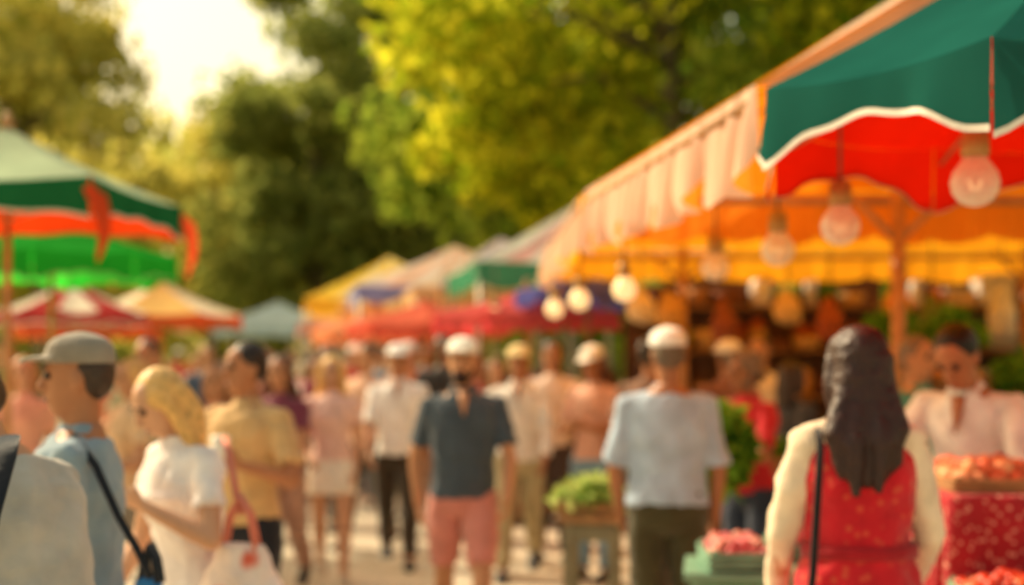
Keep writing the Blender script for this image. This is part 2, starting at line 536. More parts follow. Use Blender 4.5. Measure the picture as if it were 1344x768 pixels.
    for nm in ('l', 'r'):
        A = J[nm+'A']; Fr = Rx(J[nm+'p']); sb = MB()
        sb.tube([A+Fr @ Vector((0, .075, -.042))*k, A+Fr @ Vector((0, .03, -.038))*k, A+Fr @ Vector((0, -.04, -.042))*k, A+Fr @ Vector((0, -.13, -.052))*k, A+Fr @ Vector((0, -.2, -.057))*k],
                [(.026*k, .026*k), (.042*k, .04*k), (.048*k, .036*k), (.05*k, .025*k), (.028*k, .018*k)], 12)
        P['shoe'].append(remeshed(sb, 'shoe', .012, 1))
    CACHE[key] = (P, J, hc)
    return CACHE[key]

SKIN = ['#c08a64', '#a8704c', '#cc9a78', '#7c4e34', '#b87c58']
def person(x, y, rot, label, H=1.75, sex='m', la=(4, 8, 12, 4), ra=(4, 8, 12, 4), ll=(0, 0), rl=(0, 0), lean=0, hy=0, hp=0,
           skin=0, hair='short', hc='#2a1c14', cap=None, capc='#e8e0d0', top='#e6e0d4', hem=.51, sleeve=.62, bottom='trousers', bc='#3c3a30',
           blen=1.95, shoe='#2a2624', beard=False, lod=1, fat=1.0, hairlen=None, hemz=None, dressc=None, dressp=None, curl=16, group=None, topp=None, collar=False, loose=False):
    spec = dict(H=H, sex=sex, la=la, ra=ra, ll=ll, rl=rl, lean=lean, hy=hy, hp=hp, hair=hair, cap=cap, hem=hem, sleeve=sleeve,
                bottom=bottom, blen=blen, beard=beard, lod=lod, fat=fat, curl=curl, collar=collar, loose=loose)
    if hairlen: spec['hairlen'] = hairlen
    if hemz: spec['hemz'] = hemz
    P, J, hcen = build(spec)
    e = empty('person', label, 'person', (x, y, 0), rad(rot), group)
    sk = mat_plain(SKIN[skin], .5, 20, .06, .05)
    mk = dict(body=sk, open_neck=sk, eyebrows=mat_plain('#3a281c', .8), hair=mat_plain(hc, .45, 40, .3, .5), beard=mat_plain(hc, .8, 60, .3, .6),
              cap=mat_cloth(capc), shirt=mat_cloth(top, topp), trousers=mat_cloth(bc), shorts=mat_cloth(bc), skirt=mat_cloth(bc),
              dress=mat_cloth(dressc or bc, dressp, 26), belt=mat_cloth('#a01420'), shoe=mat_plain(shoe, .6))
    for nm, me in P.items():
        if nm == 'eye':
            for m2, c in me:
                o = place_mesh(m2, 'eye', None, e); o.location = c
        elif nm == 'mouth': place_mesh(me, 'mouth', None, e)
        elif nm == 'shoe':
            for m2 in me: place_mesh(m2, 'shoe', mk['shoe'], e)
        else: place_mesh(me, nm, mk[nm], e)
    W = Matrix.Translation((x, y, 0)) @ Matrix.Rotation(rad(rot), 4, 'Z')
    return {q: W @ v for q, v in J.items() if isinstance(v, Vector) and not q.endswith('v')}

WALK = dict(la=(-18, 8, 14, 2), ra=(22, 8, 22, 4), ll=(24, 4), rl=(-20, 16))
WALK2 = dict(la=(20, 8, 24, 4), ra=(-16, 9, 12, 2), ll=(-18, 22), rl=(22, 3))
WALK3 = dict(la=(14, 14, 70, 26), ra=(-10, 8, 12, 2), ll=(-12, 18), rl=(16, 3))
WALK4 = dict(la=(6, 8, 14, 2), ra=(18, 18, 95, 36), ll=(10, 3), rl=(-8, 8))

p1 = person(-1.10, 3.35, -118, 'person in grey t-shirt with a dark shoulder strap', H=1.70, top='#b0aca4', sleeve=.8, bc='#35353a', lod=0, hc='#3a2a1c', fat=1.26, lean=21, hy=10, hp=10,
            la=(10, 14, 12, 4), ra=(10, 14, 12, 4))
p2 = person(-1.27, 4.15, -84, 'man in grey cap and blue-grey t-shirt walking in profile', H=1.70, cap='ball', capc='#8c8478', top='#8298a6', sleeve=.75,
            bc='#4c4a45', la=(8, 7, 14, 4), ra=(-6, 8, 16, 4), ll=(10, 4), rl=(-10, 12), hc='#3c2c20', skin=1, lod=0, hy=4, fat=1.10)
p3 = person(-1.10, 4.95, -44, 'blonde woman in white t-shirt looking down, adjusting her bag strap', H=1.62, sex='f', hair='mid', hairlen=.32, loose=True, hc='#dcae66', top='#f4e8e4', sleeve=.6,
            bottom='trousers', bc='#26242a', la=(14, 26, 112, 42), ra=(8, 10, 30, 10), lean=9, hy=-12, hp=20, skin=2, lod=0, ll=(10, 5), rl=(-8, 10), fat=1.12)
p4 = person(-1.22, 6.5, -22, 'man in tan t-shirt holding a white cup', H=1.70, top='#cca672', sleeve=.75, bottom='shorts', bc='#1e1f26', blen=1.0,
            la=(16, 22, 95, 34), ra=(6, 8, 14, 4), hy=-30, hc='#22150f', skin=1, lod=0, curl=30, **dict(ll=(8, 4), rl=(-8, 10)))
p5 = person(-1.32, 10.4, 6, 'blonde woman in pink t-shirt and white shorts walking', H=1.66, sex='f', hair='long', hairlen=.2, hc='#eebb68', top='#eec6ba', sleeve=.5,
            bottom='skirt', bc='#f0e8da', hemz=.40, la=(-8, 9, 30, 6), ra=(12, 10, 50, 12), ll=(18, 3), rl=(-16, 18), skin=2, shoe='#b9ab98')
p6 = person(-.90, 11.2, 3, 'man in white shirt and white cap with dark trousers walking', H=1.77, cap='ball', capc='#fbf8f4', top='#f0ecea', sleeve=.85, bc='#3e3428', skin=1, collar=True, hp=-2, **WALK)
p7 = person(-.27, 7.8, 4, 'bearded man in slate shirt, cream cap and pink shorts', H=1.78, cap='ball', capc='#fbf4e6', top='#434f5a', sleeve=.72, hem=.49,
            bottom='shorts', bc='#cc8478', blen=.86, beard=True, hc='#20140e', skin=0, lod=0, fat=1.06, la=(14, 13, 26, 6), ra=(-18, 14, 14, 4), ll=(24, 5), rl=(-20, 16), shoe='#6b5a48', collar=True, hy=-12, hp=-4)
p8 = person(.05, 10.6, -4, 'man in beige cap, white shirt and beige trousers walking', H=1.75, cap='ball', capc='#e8ce94', top='#e6e0d8', sleeve=1.8, bc='#b4a680', skin=1, hp=-2, collar=True, **WALK2)
p9 = person(.33, 12.2, 8, 'person in pale t-shirt and magenta trousers', H=1.68, sex='f', hair='long', hairlen=.2, hc='#3a2418', top='#e8ccc0', bc='#b8264a', skin=1, **WALK)
p10 = person(.60, 10.4, -30, 'woman in cap and tan top with blue jeans, hands together', H=1.70, sex='f', hair='long', hairlen=.25, hc='#5a3420', cap='ball', capc='#ece6dc', top='#dca890',
             sleeve=.7, bc='#7c9cb0', la=(18, 14, 85, 35), ra=(18, 14, 85, 35), hp=14, skin=1)
p11 = person(.745, 6.8, 176, 'man seen from behind in light blue shirt and white cap', H=1.76, cap='ball', capc='#f2f0ec', top='#a8bcd2', sleeve=.95, hem=.505,
             bc='#444028', hc='#6a5a4a', skin=1, lod=0, fat=1.16, la=(4, 13, 26, 6), ra=(2, 11, 10, 4), shoe='#1d1a18', hy=14)
p12 = person(1.36, 8.1, -50, 'grey-haired woman in red top carrying a bunch of greens', H=1.67, sex='f', hair='curly', hc='#7a6654', top='#c02a34', sleeve=.8,
             bc='#2c3a50', la=(26, 12, 68, 24), ra=(30, 12, 62, 18), skin=1, lean=4, hy=-10, hp=6, curl=32)
p13 = person(2.00, 6.0, -42, 'stallholder with dark hair and cream shirt leaning over the produce', H=1.82, top='#e4e6e4', sleeve=1.75, bc='#2c2a2a', hc='#140e0a', skin=1,
             la=(36, 20, 50, 30), ra=(40, 22, 44, 26), lean=20, hp=16, lod=0, curl=24, collar=True)
p14 = person(2.20, 7.7, 40, 'older stallholder in teal t-shirt', H=1.74, top='#4f9a8a', sleeve=.7, hc='#7a6a5c', skin=0, la=(20, 10, 60, 20))
p15 = person(1.06, 4.35, 176, 'long-haired woman in red pinafore dress with cream sleeves, back turned', H=1.73, sex='f', hair='long', hairlen=.28, hc='#321812',
             top='#ecd8bc', sleeve=1.9, hem=.56, bottom='dress', bc='#c41c28', dressc='#c41c28', dressp='#cc4a38', hemz=.26, la=(8, 14, 26, 0), ra=(10, 13, 34, 4), skin=2, lod=0, fat=1.08, shoe='#3a2620', hy=12)

CR = 'crowd walking between the market stalls'
crowd = [
 (-3.05, 11.8, 10, 'f', 'woman in white vest top in the crowd', dict(top='#f0e8de', hair='tied', hc='#8b5a36', bc='#6a5a54', sleeve=0, skin=2)),
 (-2.25, 8.4, -50, 'f', 'woman with fair hair in beige top', dict(top='#dcb88e', hair='long', hairlen=.2, hc='#d8a460', bc='#7b6f60', skin=0)),
 (-2.9, 7.4, -30, 'f', 'woman in orange-brown top near umbrellas', dict(top='#b87438', hair='long', hairlen=.2, hc='#b07a48', bc='#6b5a4a', skin=0)),
 (-2.15, 12.5, 4, 'f', 'woman in brown top carrying a bag', dict(top='#9c5a48', hair='long', hairlen=.2, hc='#8a5636', bc='#aa7a68', skin=1)),
 (-1.75, 13.5, 0, 'm', 'man in burgundy shirt in the crowd', dict(top='#8c3440', bc='#4f4c4a', hc='#3a2c24', skin=1)),
 (-1.45, 15.5, 5, 'm', 'man in light blue shirt in the crowd', dict(top='#8fb3c8', bc='#5a5a60', hc='#6a5040', skin=0)),
 (-.35, 14.0, -8, 'f', 'woman in dusty pink top in the crowd', dict(top='#d08a7c', hair='long', hairlen=.2, hc='#6a4a38', bc='#544c4c', skin=0)),
 (-2.9, 16.5, 10, 'm', 'man in cream shirt in the crowd', dict(top='#ebddbf', bc='#7b7162', hc='#5a4434', skin=0)),
 (-4.2, 15.0, -12, 'f', 'woman in rust dress in the crowd', dict(top='#c07050', hair='long', hairlen=.2, hc='#7a5444', bc='#9a5848', skin=2)),
 (-3.6, 19.5, 3, 'm', 'man in grey shirt in the crowd', dict(top='#acaaa4', bc='#5d5a5a', hc='#53443a', skin=0)),
 (-2.2, 19.0, -5, 'f', 'woman in yellow top in the crowd', dict(top='#e7ba6a', hair='mid', hc='#9a6c48', bc='#8a7a72', skin=0)),
 (-1.1, 18.5, 6, 'm', 'man in navy shirt in the crowd', dict(top='#4d5c74', bc='#8a7c68', hc='#40352f', skin=1)),
 (.1, 16.5, 0, 'm', 'man in dark shirt beside the tents', dict(top='#5d5250', bc='#5c5248', hc='#30251f', skin=1)),
 (-4.9, 22, 0, 'f', 'woman in white blouse in the crowd', dict(top='#f0e8da', hair='mid', hc='#c08a58', bc='#756a64', skin=2)),
 (-3.2, 24, 0, 'm', 'man in red t-shirt in the crowd', dict(top='#c04f48', bc='#65605c', hc='#4a3c34', skin=0)),
 (-2.0, 23, 0, 'm', 'man in white t-shirt in the crowd', dict(top='#f0ece4', bc='#65605c', hc='#4a3c34', skin=3)),
 (-4.3, 28, 0, 'm', 'man in tan jacket in the crowd', dict(top='#c09a70', bc='#65605c', hc='#4a3c34', skin=0)),
 (-5.8, 27, 0, 'f', 'woman in green top in the crowd', dict(top='#74906a', hair='mid', hc='#8a6446', bc='#65605c', skin=0)),
 (-3.4, 31, 0, 'f', 'woman in pink top in the crowd', dict(top='#d8968a', hair='mid', hc='#aa7a50', bc='#65605c', skin=0)),
 (-6.3, 24.5, 0, 'm', 'man in straw hat in the crowd', dict(top='#d8c8a8', bc='#65605c', hc='#4a3c34', skin=0, cap='sun', capc='#e0c890')),
 (-5.2, 18.0, 0, 'f', 'woman in sun hat in the crowd', dict(top='#d88a60', bc='#8a6a5c', hair='mid', hc='#8a5a34', skin=0, cap='sun', capc='#ead8b0')),
 (-4.6, 12.6, 20, 'm', 'man in olive shirt in the crowd', dict(top='#8a8a5a', bc='#55504c', hc='#4a3c34', skin=0)),
 (-.2, 20.5, 0, 'f', 'woman in coral top by the tents', dict(top='#e08060', hair='long', hairlen=.2, hc='#6a4a34', bc='#65605c', skin=2)),
 (-2.6, 26.5, 0, 'f', 'woman in pale dress by the tents', dict(top='#f0dcc8', hair='mid', hc='#c89858', bc='#b09a84', skin=2)),
 (.98, 10.0, 150, 'm', 'man in brown jacket browsing a stall', dict(top='#7a5c4c', bc='#3e3b38', hc='#30251f', skin=1)),
 (1.55, 10.2, 200, 'm', 'man in white cap browsing a stall', dict(top='#8c6050', bc='#3e3b38', hc='#4a3828', skin=1, cap='ball', capc='#f0e8dc')),
 (1.9, 9.6, 120, 'f', 'woman in dark top browsing a stall', dict(top='#43464c', hair='mid', hc='#3a2a22', bc='#3e3b38', skin=1)),
 (-.62, 12.9, 12, 'm', 'man in black shirt in the crowd', dict(top='#3c3836', bc='#8a6a58', hc='#30251f', skin=3)),
 (-1.85, 8.9, -20, 'f', 'woman in peach top in the crowd', dict(top='#e0aa8a', hair='long', hairlen=.2, hc='#9a6a48', bc='#ac8a78', skin=0)),
 (.42, 14.8, 4, 'm', 'man in maroon polo by the produce tables', dict(top='#8a3a3a', bc='#4a4440', hc='#30251f', skin=1)),
 (-1.62, 9.9, -6, 'f', 'brown-haired woman in plum top in the crowd', dict(top='#7a3c50', bc='#b08a78', hair='long', hairlen=.2, hc='#5a3424', skin=0)),
 (.32, 11.3, 6, 'm', 'dark-haired man in pale peach shirt in the crowd', dict(top='#e8d0c0', bc='#4a3c38', hc='#20150f', skin=1)),
 (1.22, 11.4, 20, 'f', 'woman in mustard top under the amber awning', dict(top='#d09a4a', bc='#4a3c38', hair='mid', hc='#3a2a20', skin=0)),
 (1.95, 11.2, -30, 'm', 'man in cream shirt under the amber awning', dict(top='#e6d8c0', bc='#4a3c38', hc='#4a3426', skin=0)),
 (2.75, 9.8, -60, 'f', 'woman in green apron top under the amber awning', dict(top='#6a8a5a', bc='#4a3c38', hair='tied', hc='#4a3426', skin=0)),
 (-2.62, 10.2, -10, 'm', 'man in sage shirt in the crowd', dict(top='#a4ac8a', bc='#6a6054', hc='#3a2a20', skin=0)),
 (-3.5, 10.2, 12, 'f', 'woman in salmon top in the crowd', dict(top='#e0a890', bc='#6a6054', hair='mid', hc='#b07a44', skin=2)),
]
extra = [(-1.25, 12.2, 'peach', '#e6b496'), (-.15, 12.4, 'grey', '#8a8884'), (-.55, 16.0, 'white', '#efe9e0'), (-2.5, 14.2, 'cream', '#ecdcc0'), (-3.5, 13.6, 'sand', '#cfae84'),
         (-2.9, 18.3, 'white', '#f0ebe4'), (-1.9, 17.2, 'red', '#c0483c'), (-1.5, 20.6, 'tan', '#c8a070'), (-2.75, 21.4, 'blue', '#7f9cb4'), (-3.9, 21.8, 'pink', '#dfa294'),
         (-4.4, 17.0, 'pale blue', '#a8c0cc'), (-5.0, 20.0, 'orange', '#e09a5a'), (-5.6, 15.8, 'brown', '#8a6248'), (-.95, 22.5, 'rust', '#b86444'), (-3.7, 26.0, 'cream', '#f0e2c4'),
         (-5.1, 25.4, 'white', '#f0ebe4'), (-4.9, 31.5, 'grey', '#a09c94'), (-2.4, 29.5, 'dark', '#5c5450'), (-6.9, 29.5, 'red', '#c85a48'), (-6.0, 33, 'tan', '#c8a878'), (-7.4, 20.5, 'olive', '#9a9664'),
         (-2.1, 15.2, 'white', '#f0ebe4'), (-1.05, 14.4, 'orange', '#dc8c54'), (-2.45, 17.4, 'rose', '#d88c88'), (-3.3, 15.4, 'navy', '#4a5870'), (-.75, 17.6, 'cream', '#ecdcc0'), (-1.6, 22.2, 'white', '#f0ebe4')]
hcs = ['#4a3424', '#8a5c34', '#c89858', '#3a2a20', '#a0703c']
for i, (x, y, cn, c) in enumerate(extra):
    sx = 'f' if i % 2 else 'm'
    kw = dict(top=c, hc=hcs[i % 5], bc=['#5c544c', '#8a7c68', '#4a4c54'][i % 3], skin=(0, 2, 1)[i % 3])
    if sx == 'f': kw['hair'] = 'mid'
    if i % 4 == 2: kw.update(cap='ball', capc='#f8f2e6')
    crowd.append((x, y, (i*37) % 50-25+(180 if i % 5 == 3 else 0), sx, ('woman' if sx == 'f' else 'man')+' in '+cn+' top walking in the crowd', kw))
for i, (x, y, rot, sex, lab, kw) in enumerate(crowd):
    kw = dict(kw); kw.update((WALK, WALK3, WALK2, WALK4)[i % 4])
    person(x, y, rot, lab, H=(1.64, 1.76)[sex == 'm'] if i % 3 else (1.68, 1.82)[sex == 'm'], sex=sex, lod=2 if y > 11 else 1, group=CR, **kw)

# ------------------------------------------------------------------ bags, cup, greens
def soft_bag(label, loc, rot, w, h, d, mat, smat, handle_h, print_=None):
    e = empty('shopping_bag', label, 'bag', loc, rot)
    mb = MB()
    rows = [(0, .85, .9), (.12, 1.06, 1.1), (.45, 1.05, 1), (.8, .8, .7), (1, .55, .45)]
    mb.tube([(0, 0, h*z) for z, a, b in rows], [(w/2*a, d/2*b) for z, a, b in rows], 24)
    place_mesh(remeshed(mb, 'bag_body', .01, 2, .05), 'bag_body', mat, e)
    for s in (-1, 1):
        hb = MB()
        pts = [(-w*.2, s*d*.12, h*.93), (-w*.12, s*d*.1, h+handle_h*.6), (0, s*.01, h+handle_h), (w*.12, s*d*.1, h+handle_h*.6), (w*.2, s*d*.12, h*.93)]
        hb.tube(pts, [.009]*5, 8, side=(0, 1, 0))
        hb.obj('handle', (smat,), e, True)
    return e

soft_bag('white and red shopping bag hanging beside blonde woman', (-.90, 4.72, .60), rad(-15), .31, .42, .14, mat_cloth('#f2dcd0', '#dc5c40', 6), mat_cloth('#d8806a'), .16)
soft_bag('small blue shoulder bag hanging beside man in profile', (-1.02, 4.02, .83), rad(-30), .17, .19, .08, mat_cloth('#2f7cc0'), mat_cloth('#15202c'), .09)
def worn_strap(label, pts, c, w=.022):
    e = empty('bag_strap', label, 'strap', pts[0])
    o = Vector(pts[0]); mb = MB()
    mb.tube([Vector(p)-o for p in pts], [(w, .006)]*len(pts), 8, side=(1, 0, 0))
    mb.obj('strap_band', (mat_cloth(c),), e, True)
worn_strap('dark backpack strap over grey t-shirt shoulder', [(-1.16, 3.28, 1.46), (-1.13, 3.17, 1.42), (-1.14, 3.10, 1.30), (-1.16, 3.09, 1.15), (-1.19, 3.11, 1.0)], '#141c28', .026)
worn_strap('dark shoulder strap of the blue bag', [(-1.25, 4.05, 1.42), (-1.16, 3.96, 1.34), (-1.10, 3.97, 1.2), (-1.05, 3.99, 1.10), (-1.02, 4.01, 1.02)], '#141c28', .012)
worn_strap('red bag strap over white t-shirt', [(-1.00, 4.95, 1.36), (-.96, 4.82, 1.32), (-.93, 4.78, 1.2), (-.90, 4.72, 1.12)], '#d8806a', .012)
worn_strap('dark shoulder strap over red pinafore dress', [(.93, 4.34, 1.44), (.915, 4.22, 1.38), (.90, 4.18, 1.25), (.88, 4.16, 1.0), (.84, 4.10, .82)], '#1c1416', .012)

h = p4['lhand']
e = empty('paper_cup', 'white paper cup held in a hand', 'cup', (h.x, h.y, h.z-.03))
mb = MB(); mb.tube([(0, 0, 0), (0, 0, .10)], [.030, .040], 18); mb.obj('cup_body', (mat_plain('#e8e2d8', .6),), e, True)
mb = MB(); mb.tube([(0, 0, .10), (0, 0, .112), (0, 0, .118)], [.043, .042, .034], 18); mb.obj('lid', (mat_plain('#f0ece4', .4),), e, True)

def quads_mesh(name, V, n, mats):
    me = bpy.data.meshes.new(name)
    me.vertices.add(n*4); me.vertices.foreach_set('co', V.astype(np.float32).ravel())
    me.loops.add(n*4); me.loops.foreach_set('vertex_index', np.arange(n*4, dtype=np.int32))
    me.polygons.add(n)
    me.polygons.foreach_set('loop_start', np.arange(0, n*4, 4, dtype=np.int32))
    me.polygons.foreach_set('loop_total', np.full(n, 4, dtype=np.int32))
    for m in mats: me.materials.append(m)
    me.update(calc_edges=True); me.validate()
    return me

def leaf_heap(name, n, rx, ry, rz, size, mats, parent=None, seed=1, dome=True):
    rs = np.random.RandomState(seed)
    d = rs.normal(size=(n, 3)); d /= np.linalg.norm(d, axis=1)[:, None]
    if dome: d[:, 2] = np.abs(d[:, 2])
    lump = 1+.22*np.sin(d[:, :1]*7+seed)*np.cos(d[:, 1:2]*6)
    c = d*np.array([rx, ry, rz])*rs.uniform(.55, 1, (n, 1))*lump
    t = d+rs.normal(size=(n, 3))*.6; t /= np.linalg.norm(t, axis=1)[:, None]
    w = np.cross(t, rs.normal(size=(n, 3))); w /= np.linalg.norm(w, axis=1)[:, None]
    nn = np.cross(t, w)
    s = size*rs.uniform(.6, 1.3, (n, 1))
    p0 = c-t*s; p1 = c+w*s*.6+nn*s*.25; p2 = c+t*s+nn*s*.1; p3 = c-w*s*.6+nn*s*.25
    V = np.stack([p0, p1, p2, p3], 1).reshape(-1, 3)
    me = quads_mesh(name, V, n, mats)
    return link(bpy.data.objects.new(name, me), parent)

GREENS = mat_leaf('#3f7a20', '#8fbe40', .3)
LETT = mat_leaf('#8fb450', '#d4e090', .35)
hh = (p12['lhand']+p12['rhand'])/2
e = empty('bunch_of_greens', 'big bunch of leafy greens held in both arms', 'greens', (hh.x+.12, hh.y-.08, hh.z+.02))
leaf_heap('leaves', 1000, .20, .16, .24, .055, (GREENS,), e, 4, False)
mb = MB(); mb.tube([(0, 0, -.3), (0, 0, 0)], [.03, .05], 10); mb.obj('stems', (mat_plain('#5a7a34'),), e, True)

# ------------------------------------------------------------------ canopies
WOOD = mat_plain('#b98858', .6, 14, .25, .3)
METAL = mat_plain('#9a8f80', .4, 6, .1, .05, .6)

def canopy(e, corners, apex, mats, stripes=1, panelmats=None, sag=.05, nseg=16, name='canopy', skip=()):
    mb = MB(); n = len(corners)
    for i in range(n):
        if i in skip: continue
        j = (i+1) % n
        c0, c1, a0, a1 = Vector(corners[i]), Vector(corners[j]), Vector(apex[i]), Vector(apex[j])
        rows = []
        for r in range(9):
            v = r/8
            row = []
            for s in range(nseg+1):
                u = s/nseg
                p = c0.lerp(c1, u).lerp(a0.lerp(a1, u), v)
                p.z -= sag*4*u*(1-u)*(1-v)**.5*.6+sag*4*v*(1-v)*.6
                row.append(p)
            rows.append(row)
        if panelmats: ms = [panelmats[i % len(panelmats)]]*nseg
        else: ms = [int(s*stripes/nseg) % len(mats) for s in range(nseg)]
        mb.quadgrid(rows, mats=ms)
    return mb.obj(name, mats, e, True)

def valance(e, corners, mats, h, lobes=6, arch=False, trim=None, ripple=.012, stripes=0, skip=(), sag=.05, depth=.35, pleat=17):
    mb = MB(); tb = MB(); n = len(corners)
    for i in range(n):
        if i in skip: continue
        j = (i+1) % n
        c0, c1 = Vector(corners[i]), Vector(corners[j])
        ed = (c1-c0); out = Vector((ed.y, -ed.x, 0)).normalized()
        ns = max(24, lobes*14)
        top = []; mid = []; bot = []; t0 = []; t1 = []
        for s in range(ns+1):
            u = s/ns
            p = c0.lerp(c1, u)
            p.z -= sag*4*u*(1-u)*.6
            ph = (u*lobes) % 1.0 if u < 1 else 1.0
            lob = math.sin(math.pi*ph)
            L = h*(1-depth*lob) if arch else h*(1-depth*(1-lob**.6))
            L *= 1+.05*math.sin(u*23+i)
            rp = ripple*math.sin(u*lobes*6.28*1.5+i)+ripple*.7*math.sin(u*lobes*pleat+1.5*math.sin(u*9))
            top.append(p+out*.004)
            mid.append(p+out*(.012+rp*.6)-Vector((0, 0, L*.5)))
            b = p+out*(.014+rp)-Vector((0, 0, L))
            bot.append(b)
            t0.append(b+out*.004+Vector((0, 0, .016))); t1.append(b+out*.004-Vector((0, 0, .003)))
        ms = None
        if stripes: ms = [int(s*stripes/ns) % len(mats) for s in range(ns)]
        mb.quadgrid([top, mid, bot], flip=True, mats=ms)
        if trim: tb.quadgrid([t0, t1], flip=True)
    mb.obj('valance', mats, e, True)
    if trim: tb.obj('valance_trim', (trim,), e, True)

def umbrella(label, x, y, R, n, a0, ze, zp, top, under, vh, lobes=1, arch=True, trim='#e8e2d4', alt=None, altunder=None, group=None, pole=True, trans=.5, sag=.05, vtop=None, depth=.35):
    e = empty('market_umbrella', label, 'umbrella', (x, y, 0), 0, group)
    cs = [Vector((R*math.cos(a0+2*math.pi*i/n), R*math.sin(a0+2*math.pi*i/n), ze)) for i in range(n)]
    ap = [Vector((0, 0, zp))]*n
    mats = [mat_fabric(top, under, trans)]
    pm = [0]
    if alt: mats.append(mat_fabric(alt, altunder or alt, trans)); pm = [0, 1]
    canopy(e, cs, ap, mats, panelmats=pm, nseg=10, sag=sag)
    valance(e, cs, [mat_fabric(vtop, under, trans)] if vtop else mats[:1], vh, lobes, arch, mat_cloth(trim) if trim else None, sag=sag, depth=depth)
    if pole:
        mb = MB(); mb.tube([(0, 0, 0), (0, 0, zp+.06)], [.026, .024], 12); mb.obj('pole', (WOOD,), e, True)
        mb = MB(); mb.tube([(0, 0, zp-.01), (0, 0, zp+.05), (0, 0, zp+.10)], [.05, .035, .012], 12); mb.obj('finial', (WOOD,), e, True)
        mb = MB(); mb.tube([(0, 0, 0), (0, 0, .06), (0, 0, .09)], [.26, .25, .05], 20); mb.obj('base', (mat_plain('#55504a'),), e, True)
    for c in cs:
        mb = MB(); mb.tube([(0, 0, zp-.12), (c.x*.5, c.y*.5, (ze+zp)/2-.14-sag*.6), (c.x*.95, c.y*.95, ze-.07)], [.010, .010, .008], 6); mb.obj('rib', (WOOD,), e, True)
        mb = MB(); mb.tube([(0, 0, ze-.18), (c.x*.5, c.y*.5, (ze+zp)/2-.15-sag*.6)], [.008, .008], 6); mb.obj('strut', (WOOD,), e, True)
    return e

umbrella('teal market umbrella with red underside and white scalloped edge', 1.85, 4.52, 1.09, 8, rad(190), 2.46, 3.1, '#246a62', '#ea3018', .25, 1, True, '#ddd4c8', trans=.5, depth=.55)
gu = umbrella('square green umbrella with orange-red underside', -3.3, 9.3, 1.25, 4, rad(-49), 2.70, 3.14, '#b0c8a8', '#e8501c', .24, 1, True, '#c8c4ac', trans=.35, vtop='#1f6a40')  # top cloth coloured pale sage to look sunlit above the dark green valance
# loose flaps hanging from the square umbrella's corner
for (ang, dz, c1, c2) in ((rad(41), .0, '#1f6a40', '#d8502c'), (rad(-49), .0, '#1f6a40', '#d8502c')):
    fb = MB(); c = Vector((1.25*math.cos(ang), 1.25*math.sin(ang), 2.62)); rows = []
    for j in range(8):
        v = j/7
        rows.append([c+Vector((.03+.05*math.sin(v*3)+(.12-.05*v)*(u-.5)*math.cos(v*2), .10*(u-.5)+.02*math.sin(v*5+u*4), -.42*v+.03*math.sin(u*5))) for u in (0, .25, .5, .75, 1)])
    fb.quadgrid(rows)
    fb.obj('loose_flap', (mat_fabric(c1, c2, .4),), gu, True)
umbrella('bright green umbrella behind the dark green one', -3.95, 12.2, 1.05, 8, rad(10), 2.50, 2.85, '#2fa23c', '#37c33c', .26, 1, True, '#8ac86a', trans=.7)
umbrella('red and white striped umbrella', -4.9, 15.8, .82, 12, rad(8), 2.12, 2.48, '#b84444', '#b04040', .16, 1, True, '#f0e4d0', alt='#f6ecd8', altunder='#d8b898')
umbrella('yellow and cream umbrella with green and red edge', -4.35, 17.6, .98, 6, rad(12), 2.14, 2.56, '#f4cc80', '#e8603c', .2, 1, True, '#4c8c4c', alt='#f8ecd0', altunder='#e89a4c', vtop='#dc6a3c')
umbrella('coral umbrella over a produce stall', .15, 14.0, .95, 8, rad(20), 2.06, 2.30, '#e06a66', '#e8505a', .16, 3, False, None)
umbrella('orange-red umbrella beside the pink tent', -1.02, 17.0, .95, 8, rad(5), 2.02, 2.30, '#e87860', '#ec6048', .16, 3, False, None)
umbrella('violet-blue umbrella beside coral one', .70, 13.2, .66, 8, rad(0), 2.24, 2.44, '#6e70b8', '#6068bc', .14, 2, False, None)
umbrella('orange umbrella far down the market', -1.9, 20.0, .9, 8, rad(5), 2.0, 2.34, '#f4ac80', '#f0905a', .2, 3, False, None)
umbrella('rust umbrella far behind the others', -6.4, 21.5, 1.1, 8, rad(5), 2.1, 2.5, '#c8603c', '#d8703c', .2, 3, False, None)

def tent(label, cx, cy, hw, hd, rot, ze, zp, mats, stripes, vmats, vh, lobes=5, arch=False, trim=None, group=None):
    e = empty('market_tent', label, 'tent', (cx, cy, 0), rot, group)
    cs = [Vector((-hw, -hd, ze)), Vector((hw, -hd, ze)), Vector((hw, hd, ze)), Vector((-hw, hd, ze))]
    canopy(e, cs, [Vector((0, 0, zp))]*4, mats, stripes=stripes, nseg=24)
    valance(e, cs, vmats, vh, lobes, arch, trim)
    for c in cs:
        mb = MB(); mb.tube([(c.x*.97, c.y*.97, 0), (c.x*.97, c.y*.97, ze-.01)], [.03, .03], 10); mb.obj('post', (METAL,), e, True)
    return e
F = mat_fabric
r8 = rad(8.3)
tent('white, pink and green striped market tent', .95, 16.4, 1.55, 1.5, r8, 2.62, 3.5, [F('#f4eee0', '#f4eee0'), F('#eab4aa', '#eab4aa'), F('#f4eee0', '#f4eee0'), F('#9fce9c', '#9fce9c')], 12, [F('#4f9a76', '#4f9a76')], .28)
tent('pink, white and blue striped market tent', -.85, 21.0, 1.5, 1.5, r8, 2.6, 3.25, [F('#f2e8da', '#f2e8da'), F('#f0c09a', '#f0c09a')], 10, [F('#8a96d0', '#8a96d0'), F('#e8a88c', '#e8a88c')], .24)
tent('cream and lilac striped market tent', -.15, 18.9, 1.25, 1.2, r8, 2.5, 3.2, [F('#f6e8cc', '#f6e8cc'), F('#b8a8d0', '#b8a8d0')], 8, [F('#f0c890', '#f0c890')], .26)
